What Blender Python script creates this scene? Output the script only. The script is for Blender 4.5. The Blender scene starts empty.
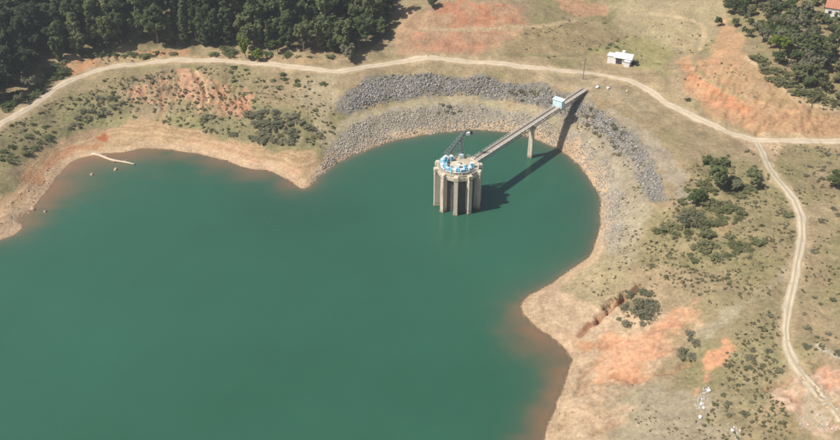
import bpy, math, random
import numpy as np

# ------------------------------------------------------------------ camera
CAM_H, PITCH, HFOV = 170.0, 33.0, 50.0
scene = bpy.context.scene
cam_data = bpy.data.cameras.new('camera')
cam_data.sensor_fit = 'HORIZONTAL'
cam_data.angle = math.radians(HFOV)
cam_data.clip_start = 1.0
cam_data.clip_end = 20000.0
cam = bpy.data.objects.new('camera', cam_data)
scene.collection.objects.link(cam)
cam.location = (0, 0, CAM_H)
cam.rotation_euler = (math.radians(90 - PITCH), 0, 0)
scene.camera = cam

# ------------------------------------------------------------------ sky, sun, exposure
SHADOW = np.array([9.0, 3.4]) / math.hypot(9.0, 3.4)      # the way shadows fall on the ground
SUN_EL = math.radians(53)
world = bpy.data.worlds.new('World')
scene.world = world
world.use_nodes = True
wn = world.node_tree
bg = wn.nodes['Background']
sky = wn.nodes.new('ShaderNodeTexSky')
sky.sky_type = 'NISHITA'
sky.sun_disc = False
sky.sun_elevation = SUN_EL
sky.sun_rotation = math.atan2(-SHADOW[0], -SHADOW[1])
sky.dust_density = 2.0
wn.links.new(sky.outputs[0], bg.inputs[0])
bg.inputs[1].default_value = 0.085
sun_d = bpy.data.lights.new('sun', 'SUN')
sun_d.energy = 5.0
sun_d.angle = math.radians(0.5)
sun_d.color = (1.0, 0.955, 0.885)
sun = bpy.data.objects.new('sun', sun_d)
scene.collection.objects.link(sun)
sd = (SHADOW[0] * math.cos(SUN_EL), SHADOW[1] * math.cos(SUN_EL), -math.sin(SUN_EL))
from mathutils import Vector, Matrix
sun.rotation_euler = Vector(sd).to_track_quat('-Z', 'Y').to_euler()
sun.location = (-200, -80, 400)
vs = scene.view_settings
vs.view_transform = 'Standard'
vs.look = 'None'
vs.exposure = 0.14
vs.gamma = 1.0

# ------------------------------------------------------------------ numbers and noise
rng = np.random.default_rng(11)
random.seed(5)
FPX = 420 / math.tan(math.radians(HFOV / 2))
TP = math.radians(PITCH)

def unp(px, py, z):
    """point at height z that lies in the direction of a photo pixel"""
    dx = (px - 420) / FPX
    dy = -(py - 220) / FPX
    d = (dx, math.cos(TP) + dy * math.sin(TP), -math.sin(TP) + dy * math.cos(TP))
    k = (z - CAM_H) / d[2]
    return np.array([d[0] * k, d[1] * k, z])

def _h(ix, iy, s):
    n = (ix * 374761393 + iy * 668265263 + s * 974634541) & 0x7fffffff
    n = ((n ^ (n >> 13)) * 1274126177) & 0x7fffffff
    n = ((n ^ (n >> 16)) * 668265263) & 0x7fffffff
    return ((n ^ (n >> 15)) & 0xffff) / 65535.0

def vnoise(x, y, s=0):
    ix = np.floor(x).astype(np.int64); iy = np.floor(y).astype(np.int64)
    fx = x - ix; fy = y - iy
    fx = fx * fx * fx * (fx * (fx * 6 - 15) + 10); fy = fy * fy * fy * (fy * (fy * 6 - 15) + 10)
    a = _h(ix, iy, s); b = _h(ix + 1, iy, s); c = _h(ix, iy + 1, s); d = _h(ix + 1, iy + 1, s)
    return (a + (b - a) * fx) * (1 - fy) + (c + (d - c) * fx) * fy

def fbm(x, y, scale, s=0, octv=4):
    """-1 .. 1"""
    v = 0; a = 1; t = 0
    x = np.asarray(x, float) / scale; y = np.asarray(y, float) / scale
    for o in range(octv):
        v = v + a * (vnoise(x * 0.8 + y * 0.6, -x * 0.6 + y * 0.8, s + o) * 2 - 1); t += a
        x = x * 2.03 + 17.1; y = y * 2.03 - 9.7; a *= 0.5
    return v / t * 1.6

def sstep(a, b, x):
    t = np.clip((x - a) / (b - a), 0, 1)
    return t * t * (3 - 2 * t)

def seg_dist(x, y, poly, closed=False):
    P = np.asarray(poly, float)
    n = len(P) if closed else len(P) - 1
    best = np.full(np.shape(x), 1e18)
    for i in range(n):
        a = P[i]; b = P[(i + 1) % len(P)]
        d = b - a; L = max(d @ d, 1e-9)
        t = np.clip(((x - a[0]) * d[0] + (y - a[1]) * d[1]) / L, 0, 1)
        q = (x - a[0] - t * d[0]) ** 2 + (y - a[1] - t * d[1]) ** 2
        np.minimum(best, q, out=best)
    return np.sqrt(best)

def inside(x, y, poly):
    P = np.asarray(poly, float)
    r = np.zeros(np.shape(x), bool)
    for i in range(len(P)):
        a = P[i]; b = P[i - 1]
        if a[1] == b[1]: continue
        c = ((a[1] > y) != (b[1] > y)) & (x < (b[0] - a[0]) * (y - a[1]) / (b[1] - a[1]) + a[0])
        r ^= c
    return r

def smooth_line(P, step=2.0):
    """Catmull-Rom through the points, resampled"""
    P = np.asarray(P, float)
    Q = np.vstack([2 * P[0] - P[1], P, 2 * P[-1] - P[-2]])
    out = []
    for i in range(1, len(Q) - 2):
        n = max(2, int(np.linalg.norm(Q[i + 1] - Q[i]) / step))
        for k in range(n):
            t = k / n
            out.append(0.5 * ((2 * Q[i]) + (-Q[i - 1] + Q[i + 1]) * t + (2 * Q[i - 1] - 5 * Q[i] + 4 * Q[i + 1] - Q[i + 2]) * t * t
                              + (-Q[i - 1] + 3 * Q[i] - 3 * Q[i + 1] + Q[i + 2]) * t ** 3))
    out.append(P[-1])
    return np.array(out)

# ------------------------------------------------------------------ lie of the land
SHORE_PX = [(543, 446), (551, 418), (562, 393), (569, 372), (572, 356), (562, 344), (549, 335), (534, 325), (522, 309),
            (526, 298), (545, 287), (570, 271), (589, 257), (597, 241), (601, 222), (601, 202), (596, 187), (588, 175),
            (577, 162), (563, 151), (549, 144), (530, 137), (510, 132), (490, 130), (465, 130), (440, 132), (415, 136),
            (395, 140), (370, 148), (350, 156), (335, 164), (322, 173), (312, 182), (305, 188), (297, 184), (285, 177),
            (272, 171), (255, 169), (240, 166), (228, 161), (213, 157), (195, 153), (175, 150), (155, 148), (138, 149),
            (124, 152), (108, 153), (94, 155), (80, 158), (66, 166), (54, 180), (44, 194), (34, 206), (26, 212), (20, 219),
            (21, 228), (12, 236), (0, 239)]
shore_in = smooth_line([unp(a, b, 0)[:2] for a, b in SHORE_PX], 1.2)
shore_in[:, 0] += 0.45 * fbm(shore_in[:, 0], shore_in[:, 1], 5, 3)
shore_in[:, 1] += 0.60 * fbm(shore_in[:, 0], shore_in[:, 1], 4, 7)
tailA = smooth_line([(30, -150), (48, -60), (44, 0), (26, 50), (20, 95), (24, 130), shore_in[0]], 6)
tailB = smooth_line([shore_in[-1], unp(-14, 244, 0)[:2], unp(-40, 256, 0)[:2], unp(-90, 280, 0)[:2], (-200, 200), (-330, 170), (-460, 110), (-640, 60)], 3)
shore = np.vstack([tailA[:-1], shore_in, tailB[1:]])
lake = np.vstack([shore, [(-900, -100), (-900, -600), (-300, -700), (-20, -500)]])
shore_in = shore_in[::1]

from mathutils.kdtree import KDTree
_pts = []
for i in range(len(lake)):
    a_, b_ = lake[i], lake[(i + 1) % len(lake)]
    n_ = max(1, int(np.hypot(*(b_ - a_)) / 0.3)) if np.hypot(*(b_ - a_)) < 40 else 12
    for k_ in range(n_): _pts.append(a_ + (b_ - a_) * k_ / n_)
_kd = KDTree(len(_pts))
for i, q in enumerate(_pts): _kd.insert((q[0], q[1], 0), i)
_kd.balance()

def shore_sdf(x, y):
    """metres from the waterline, + on land, - in the lake"""
    x = np.asarray(x, float); y = np.asarray(y, float)
    d = np.array([_kd.find((a, b, 0.0))[2] for a, b in zip(x.ravel().tolist(), y.ravel().tolist())]).reshape(x.shape)
    return np.where(inside(x, y, lake), -d, d)

ROAD_PX = [(-40, 146), (-15, 134), (5, 122), (30, 106), (52, 90), (82, 76), (115, 66), (160, 61), (210, 60), (260, 63), (310, 69), (342, 72),
           (368, 67), (410, 62), (470, 63), (520, 67), (560, 71), (600, 74), (640, 86), (670, 105), (700, 120),
           (735, 134), (765, 140), (800, 141), (840, 142), (880, 143)]
ROAD_Z = 14.0
TRACK_PX = [(757, 140), (763, 154), (771, 172), (786, 190), (799, 212), (802, 235), (797, 262), (793, 285), (788, 310), (786, 333),
            (790, 352), (799, 369), (812, 384), (830, 404), (856, 434), (880, 462)]
CTRL = []
def c(z, *pts):
    for a, b in pts: CTRL.append((*unp(a, b, z)[:2], z))
c(14, *ROAD_PX[6:])
c(13, *ROAD_PX[3:6]); c(11.5, *ROAD_PX[:3])
c(6, (60, 132), (30, 150), (5, 175)); c(3, (22, 186), (110, 130), (150, 128), (200, 136), (250, 150), (8, 215))
c(3.5, (300, 156)); c(1.3, (90, 145), (60, 155), (300, 175), (306, 180))
c(5, (130, 118), (200, 122), (250, 134), (290, 142)); c(9, (140, 98), (60, 112)); c(8, (195, 108), (255, 118)); c(10, (300, 108))
c(12, (170, 78), (230, 80), (320, 92), (290, 84)); c(12.5, (120, 80))
c(4, (322, 152)); c(5.8, (340, 127)); c(6.5, (370, 114))
c(7, (400, 107), (440, 102), (480, 102), (520, 109), (545, 120), (575, 138), (600, 163), (620, 195)); c(6, (624, 228))
c(7.4, (352, 113), (400, 100), (440, 95.5), (480, 96), (522, 103), (552, 113), (585, 130), (615, 155), (636, 190))
c(12.6, (347, 92)); c(13.6, (372, 79), (420, 74), (480, 77), (540, 84), (583, 94), (615, 113), (640, 135), (658, 160)); c(13, (668, 186)); c(11, (664, 204))
c(14, (700, 195)); c(14.5, (735, 175), (760, 195)); c(15, (800, 230), (792, 290), (790, 350), (770, 240)); c(17, (840, 200), (840, 280), (840, 350))
c(15.5, (820, 400), (840, 430)); c(12, (760, 430)); c(8, (700, 435)); c(5, (640, 435)); c(2.5, (595, 435), (600, 395)); c(5, (640, 380)); c(9, (700, 370))
c(13, (740, 335)); c(11.5, (700, 300)); c(7, (652, 298)); c(4.5, (620, 320)); c(2.5, (598, 335)); c(3.2, (590, 303)); c(5, (622, 262)); c(8, (652, 245)); c(10.5, (685, 262))
c(1.0, (545, 318), (560, 325)); c(1.6, (580, 290))
c(16.5, (500, 50)); c(16, (420, 56)); c(21, (400, 30), (460, 29), (520, 28)); c(22, (460, 25), (415, 26)); c(27, (430, 8), (500, 4)); c(20, (560, 26)); c(22, (560, 8)); c(17.5, (600, 32)); c(15, (645, 48)); c(14.4, (622, 64), (600, 60))
c(17, (680, 60), (690, 85)); c(22, (722, 68)); c(19, (765, 104)); c(16, (800, 128), (720, 108)); c(24, (720, 20)); c(26, (760, 35)); c(25, (800, 65)); c(21, (838, 95)); c(31, (838, 18)); c(21, (600, 5)); c(24, (680, 5)); c(18, (660, 30))
c(25, (400, 5)); c(15, (390, 56)); c(15.2, (60, 62), (130, 50), (200, 50), (260, 53), (310, 58), (350, 58)); c(14, (25, 80)); c(13, (0, 100)); c(21, (0, 40)); c(24, (100, 15)); c(26, (200, 5), (300, 5)); c(20, (250, 25), (330, 25), (150, 30))
for w in [(-600, 700, 45), (0, 800, 55), (-400, 480, 34), (600, 600, 45), (420, 300, 26), (380, 100, 24), (300, -60, 22), (160, 60, 17), (110, 110, 15),
          (70, 100, 8), (80, 20, 8), (-330, 300, 18), (-260, 280, 12), (-200, 300, 12), (-550, 250, 20), (250, 500, 38), (-150, 560, 36), (0, 520, 30), (120, 520, 32),
          (1500, 500, 60), (-1500, 600, 60), (0, 1800, 90), (900, -500, 40), (200, -400, 20)]:
    CTRL.append(w)
for q in shore[::5]: CTRL.append((q[0], q[1], 0.0))
CTRL = np.array(CTRL)
nC = len(CTRL)
D = np.sqrt(((CTRL[:, None, :2] - CTRL[None, :, :2]) ** 2).sum(2) + 2.0)
A = np.zeros((nC + 1, nC + 1)); A[:nC, :nC] = D - np.eye(nC) * 1.2; A[:nC, nC] = 1; A[nC, :nC] = 1
W = np.linalg.solve(A, np.append(CTRL[:, 2], 0))

GULLY = None
def height(x, y, detail=True):
    x = np.atleast_1d(np.asarray(x, float)); y = np.atleast_1d(np.asarray(y, float))
    sh = x.shape; x = x.ravel(); y = y.ravel()
    z = np.full(x.shape, W[nC])
    for i in range(nC):
        z += W[i] * np.sqrt((x - CTRL[i, 0]) ** 2 + (y - CTRL[i, 1]) ** 2 + 2.0)
    s = shore_sdf(x, y)
    land = np.maximum(z, np.minimum(0.16 * s + 0.02, 1.2))
    if detail:
        k = sstep(1, 9, s)
        land = land + k * (0.55 * fbm(x, y, 16, 21) + 0.28 * fbm(x, y, 4.5, 31, 3))
        far = sstep(500, 1200, np.hypot(x, y - 250))
        land = land + far * 30 * fbm(x, y, 600, 51)
        for g, w, dep in (GULLY or []):
            k = np.where((x > g[:, 0].min() - 5) & (x < g[:, 0].max() + 5) & (y > g[:, 1].min() - 5) & (y < g[:, 1].max() + 5))[0]
            if not len(k): continue
            dg = seg_dist(x[k], y[k], g) + 0.7 * fbm(x[k], y[k], 3, 77)
            land[k] = land[k] - dep * (1 - sstep(0.15 * w, w, dg)) * sstep(0.5, 4, s[k])
        land = np.maximum(land, np.minimum(0.1 * s + 0.02, 0.6))
    z = np.where(s > 0, land, -np.minimum(0.02 - s * 0.22 + 0.006 * s * s, 12.0))
    return z.reshape(sh)

bx_ = np.arange(-420, 420.1, 2.5); by_ = np.arange(60, 640.1, 2.5)
_BX, _BY = np.meshgrid(bx_, by_)
BASE = height(_BX, _BY, False)

def base_h(x, y):
    i = min(max(int((x - bx_[0]) / 2.5), 0), len(bx_) - 2); j = min(max(int((y - by_[0]) / 2.5), 0), len(by_) - 2)
    fx = (x - bx_[i]) / 2.5; fy = (y - by_[j]) / 2.5
    return (BASE[j, i] * (1 - fx) + BASE[j, i + 1] * fx) * (1 - fy) + (BASE[j + 1, i] * (1 - fx) + BASE[j + 1, i + 1] * fx) * fy

def on_ground(px, py):
    z = 12.0
    for _ in range(40):
        p = unp(px, py, z)
        z = 0.4 * z + 0.6 * float(base_h(p[0], p[1]))
    return unp(px, py, z)

def world_line(pts, step=1.5, smooth=True):
    P = [on_ground(a, b)[:2] for a, b in pts]
    return smooth_line(P, step) if smooth else np.array(P)

GULLY = [(world_line([(639, 284), (632, 291), (625, 292), (620, 300), (611, 304), (608, 311), (600, 315), (596, 323), (588, 325), (580, 334)], 1.0), 1.25, 3.6),
         (world_line([(622, 296), (613, 298), (604, 308)], 1.0), 1.2, 1.8),
         (world_line([(193, 70), (197, 78), (203, 86), (205, 97)], 1.0), 1.3, 1.1),
         (world_line([(214, 80), (222, 92), (235, 100), (248, 108), (252, 112)], 1.0), 1.6, 1.3),
         (world_line([(160, 90), (163, 105), (160, 115)], 1.0), 1.2, 0.8),
         (world_line([(640, 375), (655, 372), (672, 368), (690, 362)], 1.0), 1.3, 1.5),
         (world_line([(612, 373), (630, 376), (650, 375)], 1.0), 1.2, 1.4), (world_line([(768, 387), (780, 384), (790, 379)], 1.0), 1.1, 1.0), (world_line([(785, 392), (797, 396), (800, 410)], 1.0), 1.0, 0.9)]
TRACK = world_line(TRACK_PX)
ROAD = smooth_line([unp(a, b, ROAD_Z if i > 5 else (13 if i > 2 else 11.5))[:2] for i, (a, b) in enumerate(ROAD_PX)], 1.5)

# ------------------------------------------------------------------ materials
def nt(name):
    m = bpy.data.materials.new(name); m.use_nodes = True
    t = m.node_tree
    return m, t, t.nodes['Principled BSDF']

def noise_node(t, scale, detail=5, coord=None, rough=0.6):
    n = t.nodes.new('ShaderNodeTexNoise')
    n.inputs['Scale'].default_value = scale; n.inputs['Detail'].default_value = detail; n.inputs['Roughness'].default_value = rough
    if coord is not None: t.links.new(coord, n.inputs['Vector'])
    return n.outputs[0]

def math_node(t, op, a, b=None, clamp=False):
    n = t.nodes.new('ShaderNodeMath'); n.operation = op; n.use_clamp = clamp
    for i, v in enumerate((a, b)):
        if v is None: continue
        if isinstance(v, (int, float)): n.inputs[i].default_value = v
        else: t.links.new(v, n.inputs[i])
    return n.outputs[0]

def maprange(t, v, a, b, c_, d):
    n = t.nodes.new('ShaderNodeMapRange')
    t.links.new(v, n.inputs[0])
    for i, q in enumerate((a, b, c_, d)): n.inputs[i + 1].default_value = q
    return n.outputs[0]

def mix(t, f, a, b, mode='MIX'):
    n = t.nodes.new('ShaderNodeMix'); n.data_type = 'RGBA'; n.blend_type = mode
    for i, v in ((0, f), (6, a), (7, b)):
        if isinstance(v, (int, float)): n.inputs[i].default_value = v
        elif isinstance(v, tuple): n.inputs[i].default_value = (*v, 1)
        else: t.links.new(v, n.inputs[i])
    return n.outputs[2]

def bump(t, b, hgt, strength, dist):
    n = t.nodes.new('ShaderNodeBump'); n.inputs['Strength'].default_value = strength; n.inputs['Distance'].default_value = dist
    t.links.new(hgt, n.inputs['Height']); t.links.new(n.outputs[0], b.inputs['Normal'])

def geo_pos(t):
    return t.nodes.new('ShaderNodeNewGeometry').outputs['Position']

def attr(t, name, out='Color'):
    n = t.nodes.new('ShaderNodeAttribute'); n.attribute_name = name
    return n.outputs[out]

def simple_mat(name, col, rough=0.8, var=0.18, scale=1.5, metal=0.0, dirt=None, spec=0.3):
    """plain surface with a blotchy tone, weather and a little relief"""
    m, t, b = nt(name)
    co = t.nodes.new('ShaderNodeTexCoord').outputs['Object']
    n1 = noise_node(t, scale, 6, co)
    f = maprange(t, n1, 0.3, 0.7, 1 - var, 1 + var)
    h = t.nodes.new('ShaderNodeCombineColor')
    for i in range(3): t.links.new(f, h.inputs[i])
    colr = mix(t, 1.0, tuple(col), h.outputs[0], 'MULTIPLY')
    if dirt:
        n2 = noise_node(t, scale * 0.5, 8, co, 0.7)
        colr = mix(t, maprange(t, n2, 0.5, 0.68, 0, 0.75), colr, tuple(dirt))
    t.links.new(colr, b.inputs['Base Color'])
    b.inputs['Roughness'].default_value = rough; b.inputs['Metallic'].default_value = metal
    b.inputs['Specular IOR Level'].default_value = spec
    bump(t, b, noise_node(t, scale * 6, 4, co), 0.25, 0.03)
    return m

def ground_material():
    m, t, b = nt('ground')
    pos = geo_pos(t)
    col = attr(t, 'tint')
    cover = attr(t, 'cover', 'Fac'); beach = attr(t, 'beach', 'Fac')
    fine = noise_node(t, 0.9, 8, pos, 0.68)
    mid = noise_node(t, 0.16, 6, pos, 0.62)
    tiny = noise_node(t, 4.0, 4, pos, 0.6)
    v = math_node(t, 'ADD', maprange(t, fine, 0.30, 0.70, 0.70, 1.30), maprange(t, mid, 0.3, 0.7, -0.14, 0.14))
    v = math_node(t, 'ADD', v, maprange(t, tiny, 0.3, 0.7, -0.10, 0.10))
    g = t.nodes.new('ShaderNodeCombineColor')
    for i in range(3): t.links.new(v, g.inputs[i])
    col = mix(t, 1.0, col, g.outputs[0], 'MULTIPLY')
    # dull green and straw-coloured plant cover in blotches
    pv = noise_node(t, 0.75, 8, pos, 0.75)
    blot = math_node(t, 'MULTIPLY', maprange(t, pv, 0.52, 0.60, 0, 0.72), cover, True)
    col = mix(t, blot, col, (0.170, 0.155, 0.082))
    pv2 = noise_node(t, 0.33, 7, math_vec(t, pos, (31.0, 7.0, 2.0)), 0.7)
    straw = math_node(t, 'MULTIPLY', maprange(t, pv2, 0.55, 0.62, 0, 0.6), cover, True)
    col = mix(t, straw, col, (0.37, 0.30, 0.17))
    # old water levels: thin lines along the contours of the drawdown shore
    sep = t.nodes.new('ShaderNodeSeparateXYZ'); t.links.new(pos, sep.inputs[0])
    zz = math_node(t, 'ADD', sep.outputs[2], maprange(t, noise_node(t, 0.12, 4, pos), 0, 1, -0.7, 0.7))
    w = t.nodes.new('ShaderNodeTexNoise'); w.noise_dimensions = '1D'; w.inputs['Scale'].default_value = 2.3; w.inputs['Detail'].default_value = 3
    t.links.new(zz, w.inputs['W'])
    ln = math_node(t, 'MULTIPLY', maprange(t, w.outputs[0], 0.45, 0.68, 0, 0.6), beach, True)
    col = mix(t, ln, col, (0.27, 0.155, 0.09))
    ln2 = math_node(t, 'MULTIPLY', maprange(t, w.outputs[0], 0.42, 0.28, 0, 0.6), beach, True)
    col = mix(t, ln2, col, (0.50, 0.38, 0.25))
    t.links.new(col, b.inputs['Base Color'])
    b.inputs['Roughness'].default_value = 0.95; b.inputs['Specular IOR Level'].default_value = 0.1
    hsum = math_node(t, 'ADD', math_node(t, 'MULTIPLY', fine, 1.0), math_node(t, 'MULTIPLY', tiny, 0.35))
    bump(t, b, hsum, 0.8, 0.5)
    return m

def math_vec(t, v, off):
    n = t.nodes.new('ShaderNodeVectorMath'); n.operation = 'ADD'
    t.links.new(v, n.inputs[0]); n.inputs[1].default_value = off
    return n.outputs[0]

def road_material(name, col, edge):
    m, t, b = nt(name)
    pos = geo_pos(t)
    u = attr(t, 'across', 'Fac')               # -1 .. 1 over the width
    au = math_node(t, 'ABSOLUTE', u)
    n1 = noise_node(t, 0.5, 7, pos, 0.65); n2 = noise_node(t, 3.0, 5, pos)
    v = math_node(t, 'ADD', maprange(t, n1, 0.3, 0.7, 0.82, 1.15), maprange(t, n2, 0.3, 0.7, -0.08, 0.08))
    g = t.nodes.new('ShaderNodeCombineColor')
    for i in range(3): t.links.new(v, g.inputs[i])
    # two wheel ruts are packed pale earth, crown and verge hold straw
    rut = math_node(t, 'SUBTRACT', au, 0.48)
    rut = math_node(t, 'ABSOLUTE', rut)
    rut = math_node(t, 'ADD', rut, maprange(t, n1, 0.3, 0.7, -0.14, 0.14))
    f = maprange(t, rut, 0.16, 0.42, 0, 0.85)
    colr = mix(t, f, col, edge)
    colr = mix(t, 1.0, colr, g.outputs[0], 'MULTIPLY')
    t.links.new(colr, b.inputs['Base Color'])
    b.inputs['Roughness'].default_value = 0.95; b.inputs['Specular IOR Level'].default_value = 0.1
    bump(t, b, n2, 0.4, 0.12)
    return m

def water_material():
    m, t, b = nt('lake_water')
    pos = geo_pos(t)
    col = attr(t, 'tint')
    n1 = noise_node(t, 0.012, 5, pos, 0.55)
    g = maprange(t, n1, 0.3, 0.7, 0.88, 1.12)
    k = t.nodes.new('ShaderNodeCombineColor')
    for i in range(3): t.links.new(g, k.inputs[i])
    col = mix(t, 1.0, col, k.outputs[0], 'MULTIPLY')
    t.links.new(col, b.inputs['Base Color'])
    mpw = t.nodes.new('ShaderNodeMapping'); mpw.inputs['Rotation'].default_value = (0, 0, 0.5); mpw.inputs['Scale'].default_value = (0.35, 1.0, 1.0); t.links.new(pos, mpw.inputs[0])
    wind = noise_node(t, 0.03, 6, mpw.outputs[0], 0.6)
    t.links.new(maprange(t, wind, 0.35, 0.68, 0.10, 0.30), b.inputs['Roughness'])
    b.inputs['IOR'].default_value = 1.33
    b.inputs['Specular IOR Level'].default_value = 0.5
    t.links.new(attr(t, 'opaque', 'Fac'), b.inputs['Alpha'])
    rip = math_node(t, 'ADD', noise_node(t, 1.1, 5, mpw.outputs[0]), math_node(t, 'MULTIPLY', noise_node(t, 0.25, 3, pos), 0.8))
    bump(t, b, math_node(t, 'MULTIPLY', rip, maprange(t, wind, 0.3, 0.7, 0.5, 1.6)), 0.22, 0.3)
    return m

def leaf_material(name, cols, rough=0.75):
    """cols: dark, mid, light; tone differs from plant to plant and clump to clump"""
    m, t, b = nt(name)
    info = t.nodes.new('ShaderNodeObjectInfo').outputs['Random']
    pos = geo_pos(t)
    n1 = noise_node(t, 0.45, 4, pos); n2 = noise_node(t, 2.5, 3, pos)
    f = math_node(t, 'ADD', maprange(t, info, 0, 1, -0.42, 0.42), maprange(t, n1, 0.3, 0.7, 0.2, 0.8))
    f = math_node(t, 'ADD', f, maprange(t, n2, 0.3, 0.7, -0.22, 0.22), True)
    r = t.nodes.new('ShaderNodeValToRGB')
    r.color_ramp.elements[0].color = (*cols[0], 1); r.color_ramp.elements[1].color = (*cols[2], 1)
    e = r.color_ramp.elements.new(0.5); e.color = (*cols[1], 1)
    t.links.new(f, r.inputs[0])
    t.links.new(r.outputs[0], b.inputs['Base Color'])
    b.inputs['Roughness'].default_value = rough; b.inputs['Specular IOR Level'].default_value = 0.2
    tr = t.nodes.new('ShaderNodeBsdfTranslucent'); t.links.new(r.outputs[0], tr.inputs[0])
    ms = t.nodes.new('ShaderNodeMixShader'); ms.inputs[0].default_value = 0.48
    out = t.nodes['Material Output']
    t.links.new(b.outputs[0], ms.inputs[1]); t.links.new(tr.outputs[0], ms.inputs[2]); t.links.new(ms.outputs[0], out.inputs[0])
    return m

def tint_material(name, var=0.25, scale=2.0, rough=0.9):
    """per-piece colour carried by the mesh, with grain on it"""
    m, t, b = nt(name)
    pos = geo_pos(t)
    n1 = noise_node(t, scale, 5, pos, 0.65)
    f = maprange(t, n1, 0.3, 0.7, 1 - var, 1 + var)
    h = t.nodes.new('ShaderNodeCombineColor')
    for i in range(3): t.links.new(f, h.inputs[i])
    t.links.new(mix(t, 1.0, attr(t, 'tint'), h.outputs[0], 'MULTIPLY'), b.inputs['Base Color'])
    b.inputs['Roughness'].default_value = rough; b.inputs['Specular IOR Level'].default_value = 0.2
    bump(t, b, noise_node(t, scale * 3, 4, pos), 0.5, 0.08)
    return m

def concrete_material():
    m, t, b = nt('tower_concrete')
    pos = geo_pos(t)
    n1 = noise_node(t, 0.5, 7, pos, 0.65); n2 = noise_node(t, 3.5, 5, pos)
    sep = t.nodes.new('ShaderNodeSeparateXYZ'); t.links.new(pos, sep.inputs[0])
    colr = mix(t, maprange(t, n1, 0.3, 0.7, 0, 1), (0.56, 0.48, 0.37), (0.69, 0.61, 0.48))
    # streaks running down the face, and the silt line left by higher water
    mp = t.nodes.new('ShaderNodeMapping'); mp.inputs['Scale'].default_value = (1.6, 1.6, 0.10); t.links.new(pos, mp.inputs[0])
    st = noise_node(t, 1.0, 5, mp.outputs[0], 0.6)
    colr = mix(t, maprange(t, st, 0.52, 0.68, 0, 0.65), colr, (0.22, 0.175, 0.125))
    zl = math_node(t, 'ADD', sep.outputs[2], maprange(t, n1, 0.3, 0.7, -0.6, 0.6))
    colr = mix(t, maprange(t, zl, 1.6, 0.5, 0, 0.7), colr, (0.20, 0.155, 0.11))
    t.links.new(colr, b.inputs['Base Color'])
    b.inputs['Roughness'].default_value = 0.9; b.inputs['Specular IOR Level'].default_value = 0.2
    bump(t, b, n2, 0.3, 0.05)
    return m

M = {}
M['ground'] = ground_material()
M['water'] = water_material()
M['road'] = road_material('road_earth', (0.55, 0.45, 0.325), (0.44, 0.35, 0.235))
M['track'] = road_material('track_earth', (0.53, 0.44, 0.32), (0.34, 0.28, 0.18))
M['concrete'] = concrete_material()
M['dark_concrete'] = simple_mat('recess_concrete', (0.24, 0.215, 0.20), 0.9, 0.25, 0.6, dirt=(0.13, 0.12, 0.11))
M['deck'] = simple_mat('deck_concrete', (0.47, 0.40, 0.29), 0.9, 0.2, 0.5, dirt=(0.30, 0.24, 0.17))
M['bridge_deck'] = simple_mat('bridge_deck', (0.43, 0.385, 0.32), 0.9, 0.2, 0.5, dirt=(0.32, 0.275, 0.22))
M['girder'] = simple_mat('girder_concrete', (0.54, 0.50, 0.43), 0.85, 0.15, 0.6, dirt=(0.36, 0.30, 0.22))
M['rail'] = simple_mat('rail_paint', (0.60, 0.58, 0.53), 0.6, 0.15, 2.0)
M['pipe'] = simple_mat('rust_pipe', (0.40, 0.29, 0.21), 0.8, 0.25, 1.0)
M['steel'] = simple_mat('grey_steel', (0.22, 0.24, 0.24), 0.55, 0.2, 1.0, metal=0.3)
M['gate'] = simple_mat('gate_steel', (0.14, 0.125, 0.125), 0.7, 0.25, 0.8, dirt=(0.09, 0.07, 0.06))
M['dark_steel'] = simple_mat('dark_steel', (0.06, 0.06, 0.065), 0.6, 0.2, 1.0)
M['blue'] = simple_mat('blue_paint', (0.16, 0.45, 0.60), 0.45, 0.15, 1.0, dirt=(0.16, 0.33, 0.42))
M['white'] = simple_mat('white_paint', (0.78, 0.79, 0.77), 0.5, 0.08, 1.0, dirt=(0.55, 0.52, 0.46))
M['pale_blue'] = simple_mat('pale_blue_sheet', (0.60, 0.76, 0.78), 0.5, 0.06, 0.8, dirt=(0.50, 0.64, 0.66))
M['wall_white'] = simple_mat('lime_wall', (0.78, 0.76, 0.71), 0.85, 0.07, 0.8, dirt=(0.62, 0.56, 0.47))
M['roof_white'] = simple_mat('white_sheet_roof', (0.80, 0.80, 0.78), 0.55, 0.06, 0.6, dirt=(0.66, 0.64, 0.58))
M['tile'] = simple_mat('clay_tile', (0.46, 0.20, 0.12), 0.85, 0.22, 1.4, dirt=(0.33, 0.16, 0.10))
M['glass'] = simple_mat('window_dark', (0.04, 0.045, 0.05), 0.15, 0.1, 1.0)
M['wood'] = simple_mat('weathered_wood', (0.23, 0.18, 0.135), 0.85, 0.2, 2.0)
M['bark'] = simple_mat('bark', (0.17, 0.14, 0.11), 0.9, 0.3, 1.5)
M['bark_pale'] = simple_mat('pale_bark', (0.30, 0.26, 0.21), 0.9, 0.3, 1.2)
M['driftwood'] = simple_mat('bleached_wood', (0.62, 0.50, 0.37), 0.9, 0.15, 1.0, dirt=(0.42, 0.31, 0.22))
M['pale_stone'] = simple_mat('pale_stone', (0.66, 0.63, 0.56), 0.9, 0.2, 0.9)
M['tan_stone'] = simple_mat('tan_stone', (0.42, 0.31, 0.22), 0.9, 0.25, 0.9)
M['rocks'] = tint_material('quarry_stone', 0.30, 1.6)
M['scrub'] = tint_material('scrub_leaf', 0.25, 2.0)
_t = M['scrub'].node_tree; _tr = _t.nodes.new('ShaderNodeBsdfTranslucent'); _t.links.new(attr(_t, 'tint'), _tr.inputs[0])
_ms = _t.nodes.new('ShaderNodeMixShader'); _ms.inputs[0].default_value = 0.45
_t.links.new(_t.nodes['Principled BSDF'].outputs[0], _ms.inputs[1]); _t.links.new(_tr.outputs[0], _ms.inputs[2]); _t.links.new(_ms.outputs[0], _t.nodes['Material Output'].inputs[0])
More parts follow.
